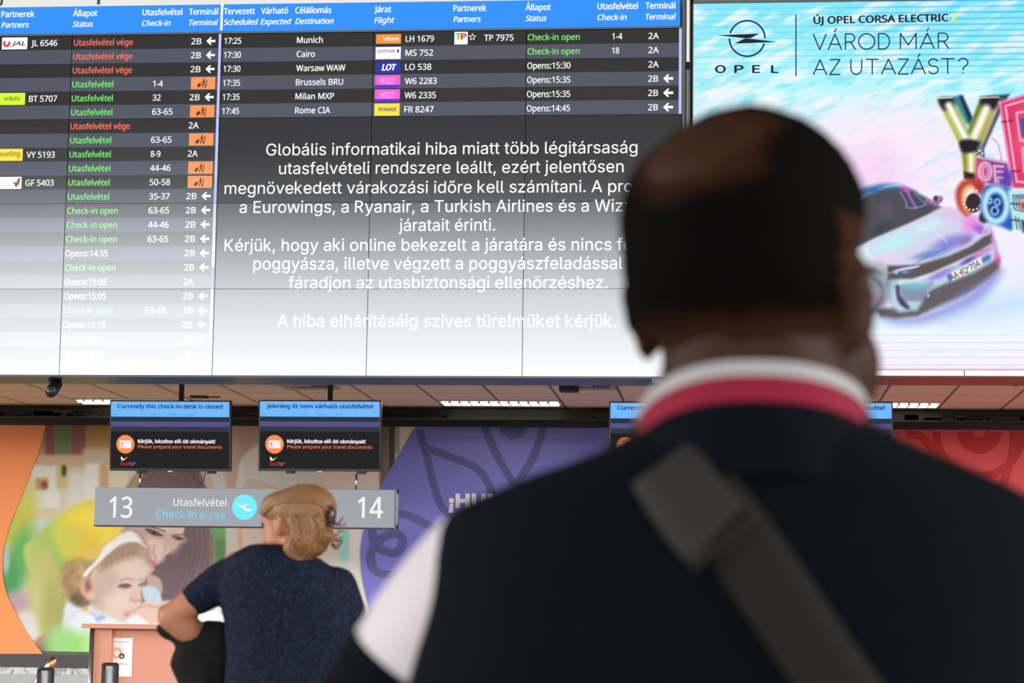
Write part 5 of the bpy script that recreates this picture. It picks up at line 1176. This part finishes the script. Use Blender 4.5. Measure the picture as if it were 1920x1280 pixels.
# collar bands
kc = A1(1412, 700); zb = A1(1400, 674, -.088)[2]; zl = A1(1182, 800)[2]; zr = A1(1636, 765)[2]; rxl = kc[0] - A1(1186, 800)[0]; rxr = A1(1632, 765)[0] - kc[0]
def collar(drop0, drop1, r0, r1, name, m, thick=.004):
    b = MB(); n = 64; V = []
    for k in range(n):
        a = 2 * math.pi * k / n - math.pi; sx = math.copysign(abs(math.sin(a)) ** .86, math.sin(a)); cz = math.cos(a); zz = zb + ((zl if sx < 0 else zr) - zb) * (1 - cz)
        rx = rxl if sx < 0 else rxr
        for d, r in ((drop0, r0), (drop1, r1), (drop1, r1 - thick), (drop0, r0 - thick)):
            V.append((kc[0] + (rx + r) * sx, D1 - (.088 + r) * cz, zz - d))
    F = [(4 * k + j, 4 * k + (j + 1) % 4, 4 * ((k + 1) % n) + (j + 1) % 4, 4 * ((k + 1) % n) + j) for k in range(n) for j in range(4)]
    b.add(V, F, m, False); o = b.build(name, man); return o
collar(0, .011, -.002, .0, 'collar_piping', M_band, .005); collar(.0105, .030, -.001, .003, 'collar_band', M_crim); collar(.0295, .085, .002, .03, 'collar_base', M_navy)
# shirt sleeves with hems
def sleeve(path, rs, name):
    b = MB(); P = catmull(path, False, 5); R = np.interp(np.linspace(0, 1, len(P)), np.linspace(0, 1, len(rs)), rs); b.tube(P, list(R), M_shirt, 28, caps=False)
    inner = P[::-1]; b.tube(inner[:4], list((R[::-1] - .003)[:4]), M_shirt, 28, caps=False)
    me = b.mesh(name)
    for v in me.vertices: v.co += v.normal * mnoise.noise(v.co * 14) * .004
    return put(me, name, man)
sleeve([A1(960, 1010), A1(920, 1054), A1(846, 1142), A1(780, 1240, .01)], [.034, .049, .0515, .052], 'sleeve'); sleeve([A1(1890, 1010), A1(1945, 1060), A1(1985, 1150), A1(2005, 1240)], [.034, .049, .052, .052], 'sleeve')
# navy tube added for the shaded bare left arm, hem to wrist
b = MB(); b.tube(catmull([A1(790, 1205, .008), A1(755, 1255, .013), A1(725, 1305, .02), lel, lel + (lwr - lel) * .5, lwr], False, 5), list(np.interp(np.linspace(0, 1, 26), [0, .4, .6, 1], [.05, .049, .046, .034])), M_navy, 20, caps=False); b.build('arm_shade_sleeve', man)
b = MB()
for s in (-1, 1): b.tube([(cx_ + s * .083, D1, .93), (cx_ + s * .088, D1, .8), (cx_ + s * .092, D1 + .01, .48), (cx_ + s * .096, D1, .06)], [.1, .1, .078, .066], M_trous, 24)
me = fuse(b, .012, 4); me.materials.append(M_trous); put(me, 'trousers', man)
for s in (-1, 1):
    b = MB(); b.ellipsoid((cx_ + s * .1, D1 + .06, .045), (.05, .145, .045), M_shoe); b.box(cx_ + s * .1 - .045, cx_ + s * .1 + .045, D1 - .075, D1 + .19, 0, .02, M_shoe, .008); b.build('shoe', man)
# shoulder bag: strap over the left shoulder, bag on the right hip
bag = empty('shoulder_bag', (A1(1880, 1280)[0], D1, .75), 'dark grey shoulder bag strap running across the back of the man', 'bag')
def on_back(px, py, lift):
    p = A1(px, py, -.1)
    for _ in range(4): y = back_y(p[0], p[2]); p = W(px, py, y - lift)
    return p
def strap(pts, w, th_, name, m, lift, parent=bag):
    """webbing laid over the back: pts (px,py), w in metres"""
    P = catmull(pts, False, 8); b = MB(); n = len(P); V = []
    for i in range(n):
        d = P[min(i + 1, n - 1)] - P[max(i - 1, 0)]; d /= np.hypot(*d); q = np.array([-d[1], d[0]]) * (w[i] if hasattr(w, '__len__') else w) * 2470 / 2
        for u in (-1, -.4, .4, 1):
            V.append(on_back(P[i][0] + q[0] * u, P[i][1] + q[1] * u, lift + th_ * (1 - .3 * abs(u))))
        for u in (1, -1): V.append(on_back(P[i][0] + q[0] * u, P[i][1] + q[1] * u, lift - .002))
    F = [(6 * i + j, 6 * (i + 1) + j, 6 * (i + 1) + (j + 1) % 6, 6 * i + (j + 1) % 6) for i in range(n - 1) for j in range(6)]
    b.add(V, F + [tuple(range(5, -1, -1)), tuple(6 * (n - 1) + j for j in range(6))], m, True); return b.build(name, parent)
strap([(1262, 850), (1310, 915), (1365, 985), (1450, 1105), (1520, 1210), (1590, 1310), (1660, 1400), (1730, 1500), (1800, 1620)], .056, .004, 'strap', M_strap, .006)
strap([(1238, 868), (1272, 915), (1310, 965), (1345, 1000)], np.interp(np.linspace(0, 1, 25), [0, .3, 1], [.052, .058, .064]), .008, 'shoulder_pad', M_pad, .008)
strap([(1352, 1005), (1366, 1024)], .064, .006, 'pad_end', M_strap, .011)
b = MB(); P = [A1(1195, 862, -.06), A1(1200, 850, 0.0), A1(1200, 900, .075), A1(1230, 1050, .12), A1(1320, 1250, .145), A1(1500, 1500, .15), A1(1780, 1750, .13)]
Q = catmull(P, False, 5); V = []
for i in range(len(Q)):
    d = Q[min(i + 1, len(Q) - 1)] - Q[max(i - 1, 0)]; s = np.cross(d, np.array([0, 1.0, .2])); s /= np.linalg.norm(s); V += [Q[i] - s * .026, Q[i] + s * .026, Q[i] + s * .026 + np.array([0, .004, .002]), Q[i] - s * .026 + np.array([0, .004, .002])]
b.add(V, [(4 * i + j, 4 * i + (j + 1) % 4, 4 * i + 4 + (j + 1) % 4, 4 * i + 4 + j) for i in range(len(Q) - 1) for j in range(4)], M_strap, True); b.build('front_strap', bag)
bc = np.array([cx_ + .29, D1 + .0, .82]); b = MB(); b.box(bc[0] - .05, bc[0] + .05, bc[1] - .17, bc[1] + .17, bc[2] - .13, bc[2] + .13, M_pad, .02); b.build('bag_body', bag)
b = MB(); b.box(bc[0] + .048, bc[0] + .06, bc[1] - .165, bc[1] + .165, bc[2] - .06, bc[2] + .125, M_strap, .005); b.build('flap', bag)

# ------------------------------------------------------------------ the woman at the desk
D2 = 5.60
A2 = lambda px, py, dy=0.0: W(px, py, D2 + dy)
M_skinL = mat('skin_tan', (.38, .155, .088), .5, spec=.35, noise=.08, nscale=25); M_blond = mat('hair_dark_blonde', (.20, .093, .034), .55, spec=.4, noise=.4, nscale=60, stretch=(1, 1, 1))
def speckle():
    m, nt, out = nodes_of('navy_speckled'); p = nt.nodes.new('ShaderNodeBsdfPrincipled'); p.inputs['Roughness'].default_value = .85; p.inputs['Specular IOR Level'].default_value = .15
    tc = nt.nodes.new('ShaderNodeTexCoord'); mp = nt.nodes.new('ShaderNodeMapping'); mp.inputs['Rotation'].default_value = (0, .5, 0); mp.inputs['Scale'].default_value = (1.6, 1, .7); n = nt.nodes.new('ShaderNodeTexNoise'); n.inputs['Scale'].default_value = 130; n.inputs['Detail'].default_value = 2
    r = nt.nodes.new('ShaderNodeValToRGB'); e = r.color_ramp.elements; e[0].position = .5; e[0].color = (.0036, .0064, .0165, 1); e[1].position = .68; e[1].color = (.012, .021, .052, 1)
    nt.links.new(tc.outputs['Object'], mp.inputs[0]); nt.links.new(mp.outputs[0], n.inputs['Vector']); nt.links.new(n.outputs['Fac'], r.inputs[0]); nt.links.new(r.outputs[0], p.inputs[0]); nt.links.new(p.outputs[0], out.inputs[0]); return m
M_tee = speckle()
wom = empty('person', (A2(555, 1200)[0], D2, 0), 'person with pinned up blonde hair and navy short sleeved top leaning left, hand on hip', 'person')
fw2 = np.array([-.84, .54, 0]); fw2 /= np.linalg.norm(fw2); sd2 = np.array([fw2[1] * -1, fw2[0], 0]); 
if sd2[1] > 0: sd2 = -sd2
RW = Matrix(((fw2[0], -sd2[0], 0), (fw2[1], -sd2[1], 0), (0, 0, 1))) @ Matrix.Rotation(math.radians(10), 3, 'Y')
C2 = A2(560, 968)
def wp(f, s, py): p = C2 + fw2 * f + sd2 * s; p[2] = A2(560, py)[2]; return p
b = MB(); m = M_skinL
b.ellipsoid(wp(0, 0, 966), (.09, .072, .078), m, RW); b.ellipsoid(wp(.045, 0, 990), (.054, .058, .075), m, RW); b.ellipsoid(wp(.065, 0, 1030), (.036, .036, .034), m, RW); b.ellipsoid(wp(.045, .028, 1005), (.042, .032, .05), m, RW)
chain(b, [wp(.092, 0, 985), wp(.112, 0, 1002)], [.008, .012], m, 10); b.ellipsoid(wp(.092, 0, 1018), (.01, .024, .006), m, RW); b.ellipsoid(wp(.09, 0, 1024), (.01, .02, .007), m, RW)
b.ellipsoid(wp(.088, .03, 972), (.012, .022, .007), m, RW); b.ellipsoid(wp(.088, -.03, 972), (.012, .022, .007), m, RW)
for s in (-1, 1):
    b.ellipsoid(wp(.004, s * .07, 986), (.018, .008, .03), m, RW @ Matrix.Rotation(math.radians(-14 * s), 3, 'Z')); chain(b, [wp(-.006, s * .077, 996), wp(-.014, s * .08, 978), wp(-.002, s * .08, 966), wp(.012, s * .076, 970)], [.004, .005, .005, .004], m, 8)
chain(b, [wp(-.012, 0, 1005), A2(556, 1045, .0), A2(540, 1075, .0)], [.052, .054, .075], m, 18)
tsec = [(1022, 480, 545, .05), (1034, 455, 575, .07), (1052, 432, 606, .085), (1072, 420, 636, .095), (1097, 415, 656, .1), (1130, 424, 668, .104), (1170, 432, 672, .104), (1230, 434, 676, .102), (1290, 432, 684, .105)]
def msec(t, grow=0.0, y=D2):
    out = []
    for py, L, R, ry in t: a = A2(L, py); c = A2(R, py); out.append(((a[0] + c[0]) / 2, y, a[2], (c[0] - a[0]) / 2 + grow, ry + grow, 2.2))
    return out
s2 = msec(tsec); wx = s2[-1][0]; b.loft(s2 + [(wx, D2, 1.02, .165, .11, 2.2), (wx, D2, .9, .18, .12, 2.2), (wx, D2, .82, .17, .115, 2.2)], m)
el2 = A2(320, 1157, .0); wr2 = A2(445, 1232, .14)
chain(b, [A2(450, 1068), A2(405, 1095), A2(358, 1130), el2], [.05, .041, .0375, .0345], m); chain(b, [el2, A2(352, 1180, .02), A2(395, 1203, .07), wr2], [.0345, .037, .033, .024], m); hand(b, wr2, (.7, .6, -.3), (0, 0, 1), m, .6)
er2 = A2(648, 1250, .08); rr2 = er2 + np.array([-.1, .22, .0])
chain(b, [A2(618, 1115), A2(632, 1160, .04), er2], [.038, .036, .034], m); chain(b, [er2, er2 + (rr2 - er2) * .4, rr2], [.036, .035, .024], m); hand(b, rr2, (-.4, .9, 0), (0, 0, 1), m)
for s in (-1, 1): chain(b, [(wx + s * .08, D2, .86), (wx + s * .08, D2 + .01, .47), (wx + s * .085, D2, .09)], [.09, .056, .038], m); b.ellipsoid((wx + s * .085, D2 + .06, .035), (.036, .11, .032), m)
bw = fuse(b, .0072, 5); bw.materials.append(M_skinL); put(bw, 'body', wom)
b = MB(); e = wp(.086, .03, 986); b.ellipsoid(e, (.006, .014, .006), mat('eye_dark', (.03, .02, .015), .3), RW)
b.tube([wp(.078, .048, 983), wp(.092, .038, 982), wp(.1, .024, 984)], .003, mat('eye_dark', (.03, .02, .015), .3), 6); b.build('eye', wom)
# hair
b = MB(); m = M_blond
b.ellipsoid(wp(-.012, 0, 957), (.094, .084, .066), m, RW); b.ellipsoid(wp(.04, .004, 945), (.055, .07, .038), m, RW); b.ellipsoid(wp(-.055, .01, 985), (.045, .068, .055), m, RW); b.ellipsoid(wp(-.06, .02, 1012), (.042, .06, .045), m, RW)
b.ellipsoid(wp(-.035, .035, 1030), (.036, .046, .036), m, RW); b.ellipsoid(wp(-.04, .03, 1046), (.026, .036, .03), m, RW); b.ellipsoid(wp(-.1, .01, 1008), (.028, .03, .018), m, RW); b.ellipsoid(wp(.045, .066, 958), (.03, .012, .02), m, RW)
hm = fuse(b, .007, 5, .004, 24); hm.materials.append(m)
from mathutils.bvhtree import BVHTree
bv = BVHTree.FromPolygons([v.co[:] for v in hm.vertices], [tuple(p.vertices) for p in hm.polygons])
hb = MB(); rnd = random.Random(5)
def onhair(px, py, lift):
    o = Vector(CAM); d = (Vector(A2(px, py)) - o).normalized(); h = bv.ray_cast(o, d)
    return np.array(h[0] - d * lift) if h[0] is not None else None
flows = []
for k in range(46):        # swept from the forehead back to the clip
    t = k / 45; flows.append([(492 + 26 * t + rnd.uniform(-2, 2), 957 - 20 * t + 26 * max(0, .3 - t)), (520 + 22 * t, 930 - 14 * t + 14 * (1 - t)), (570 + 8 * t, 922 - 13 * t + 18 * (1 - t)), (605 + 6 * t, 942 - 8 * t + 8 * (1 - t)), (620, 966 + rnd.uniform(-6, 8))])
for k in range(60):        # loose lengths from behind the ear and the clip down to the nape
    t = rnd.random(); x = 545 + 75 * t; flows.append([(x, 968 + rnd.uniform(-8, 14)), (x + 8 + rnd.uniform(-5, 5), 1000 + rnd.uniform(-6, 6)), (x + 8 + rnd.uniform(-9, 9) - 10 * t, 1028), (590 + 26 * t + rnd.uniform(-12, 10), 1048 + rnd.uniform(-4, 10))])
for k in range(18):
    flows.append([(505 + k, 965 + k * .4), (512 + k, 978), (514 + k, 992 + rnd.uniform(-6, 6))])
for fl in flows:
    pts = [onhair(p[0], p[1], rnd.uniform(-.001, .004)) for p in catmull(fl, False, 5)]
    run = []
    for p in pts + [None]:
        if p is None or (run and np.linalg.norm(p - run[-1]) > .04):
            if len(run) > 3: hb.tube(run, list(np.linspace(.0034, .0018, len(run))), m, 5)
            run = [] if p is None else [p]
        else: run.append(p)
for k in range(14):        # fly-away wisps by the clip and nape
    a = np.array([626 + rnd.uniform(-6, 8), 985 + rnd.uniform(-10, 40)]); q = [A2(*a, -.02), A2(a[0] + 9, a[1] + 4 + rnd.uniform(-6, 6), -.02), A2(a[0] + rnd.uniform(12, 24), a[1] + rnd.uniform(-12, 10), -.02)]
    hb.tube(catmull(q, False, 4), list(np.linspace(.003, .001, 9)), m, 5)
n0 = len(hb.v); hb.add([v.co[:] for v in hm.vertices], [tuple(p.vertices) for p in hm.polygons], m, True); hb.build('hair', wom)
# hair clip
b = MB(); mc = mat('clip_brown', (.022, .013, .012), .25); q0 = A2(622, 967, -.045)
b.ellipsoid(q0, (.0105, .02, .028), mc); 
for k in range(-2, 3): b.tube(catmull([q0 + np.array([.004, -.012, k * .011]), q0 + np.array([-.007, -.02, k * .011]), q0 + np.array([-.013, -.014, k * .0105])], False, 4), .0035, mc, 8)
b.build('hair_clip', wom)
# top with short sleeves
b = MB(); b.loft(msec([(1019, 472, 552, .056), (1030, 449, 578, .076), (1048, 426, 608, .092), (1070, 412, 638, .102), (1097, 406, 662, .108), (1130, 416, 676, .112), (1170, 424, 680, .112), (1230, 425, 684, .11), (1290, 423, 692, .113)]) + [(wx, D2, 1.06, .18, .12, 2.2), (wx, D2, .96, .19, .13, 2.2)], M_tee)
chain(b, [A2(452, 1070), A2(414, 1090), A2(370, 1121, 0)], [.053, .049, .041], M_tee); chain(b, [A2(630, 1098), A2(652, 1150, .03)], [.053, .047], M_tee)
tm = fuse(b, .008, 4, .004, 11); tm.materials.append(M_tee); put(tm, 'top', wom)
b = MB(); mt = mat('black_skirt', (.01, .01, .011), .8); b.loft([(wx, D2, 1.0, .185, .128, 2.2), (wx, D2, .85, .2, .14, 2.2), (wx, D2, .5, .21, .15, 2.2), (wx, D2, .45, .21, .15, 2.2)], mt); b.build('skirt', wom)
for s in (-1, 1): b = MB(); b.ellipsoid((wx + s * .085, D2 + .055, .04), (.043, .13, .04), M_shoe); b.box(wx + s * .085 - .036, wx + s * .085 + .036, D2 - .07, D2 + .16, 0, .02, M_shoe, .008); b.build('shoe', wom)
# jacket carried over the forearm
mj = mat('black_cloth', (.008, .0078, .008), .85, spec=.15)
b = MB(); b.loft([(A2((L + R) / 2, py)[0], D2 + .055, A2(400, py)[2], (R - L) / 2 / 750, ry, 2.6) for py, L, R, ry in ((1166, 376, 424, .03), (1180, 330, 426, .05), (1196, 312, 428, .06), (1218, 322, 430, .066), (1245, 311, 430, .07), (1266, 318, 431, .07), (1300, 330, 432, .07), (1400, 336, 430, .07), (1520, 345, 425, .065))], mj, seg=64)
b.ellipsoid(A2(318, 1186, .04), (.034, .03, .016), mj, Matrix.Rotation(math.radians(28), 3, 'Y'))
jm = fuse(b, .008, 3, .010, 13); jm.materials.append(mj); o = put(jm, 'jacket'); tag(o, 'black jacket hanging over the bent arm of the woman in the navy top', 'jacket')
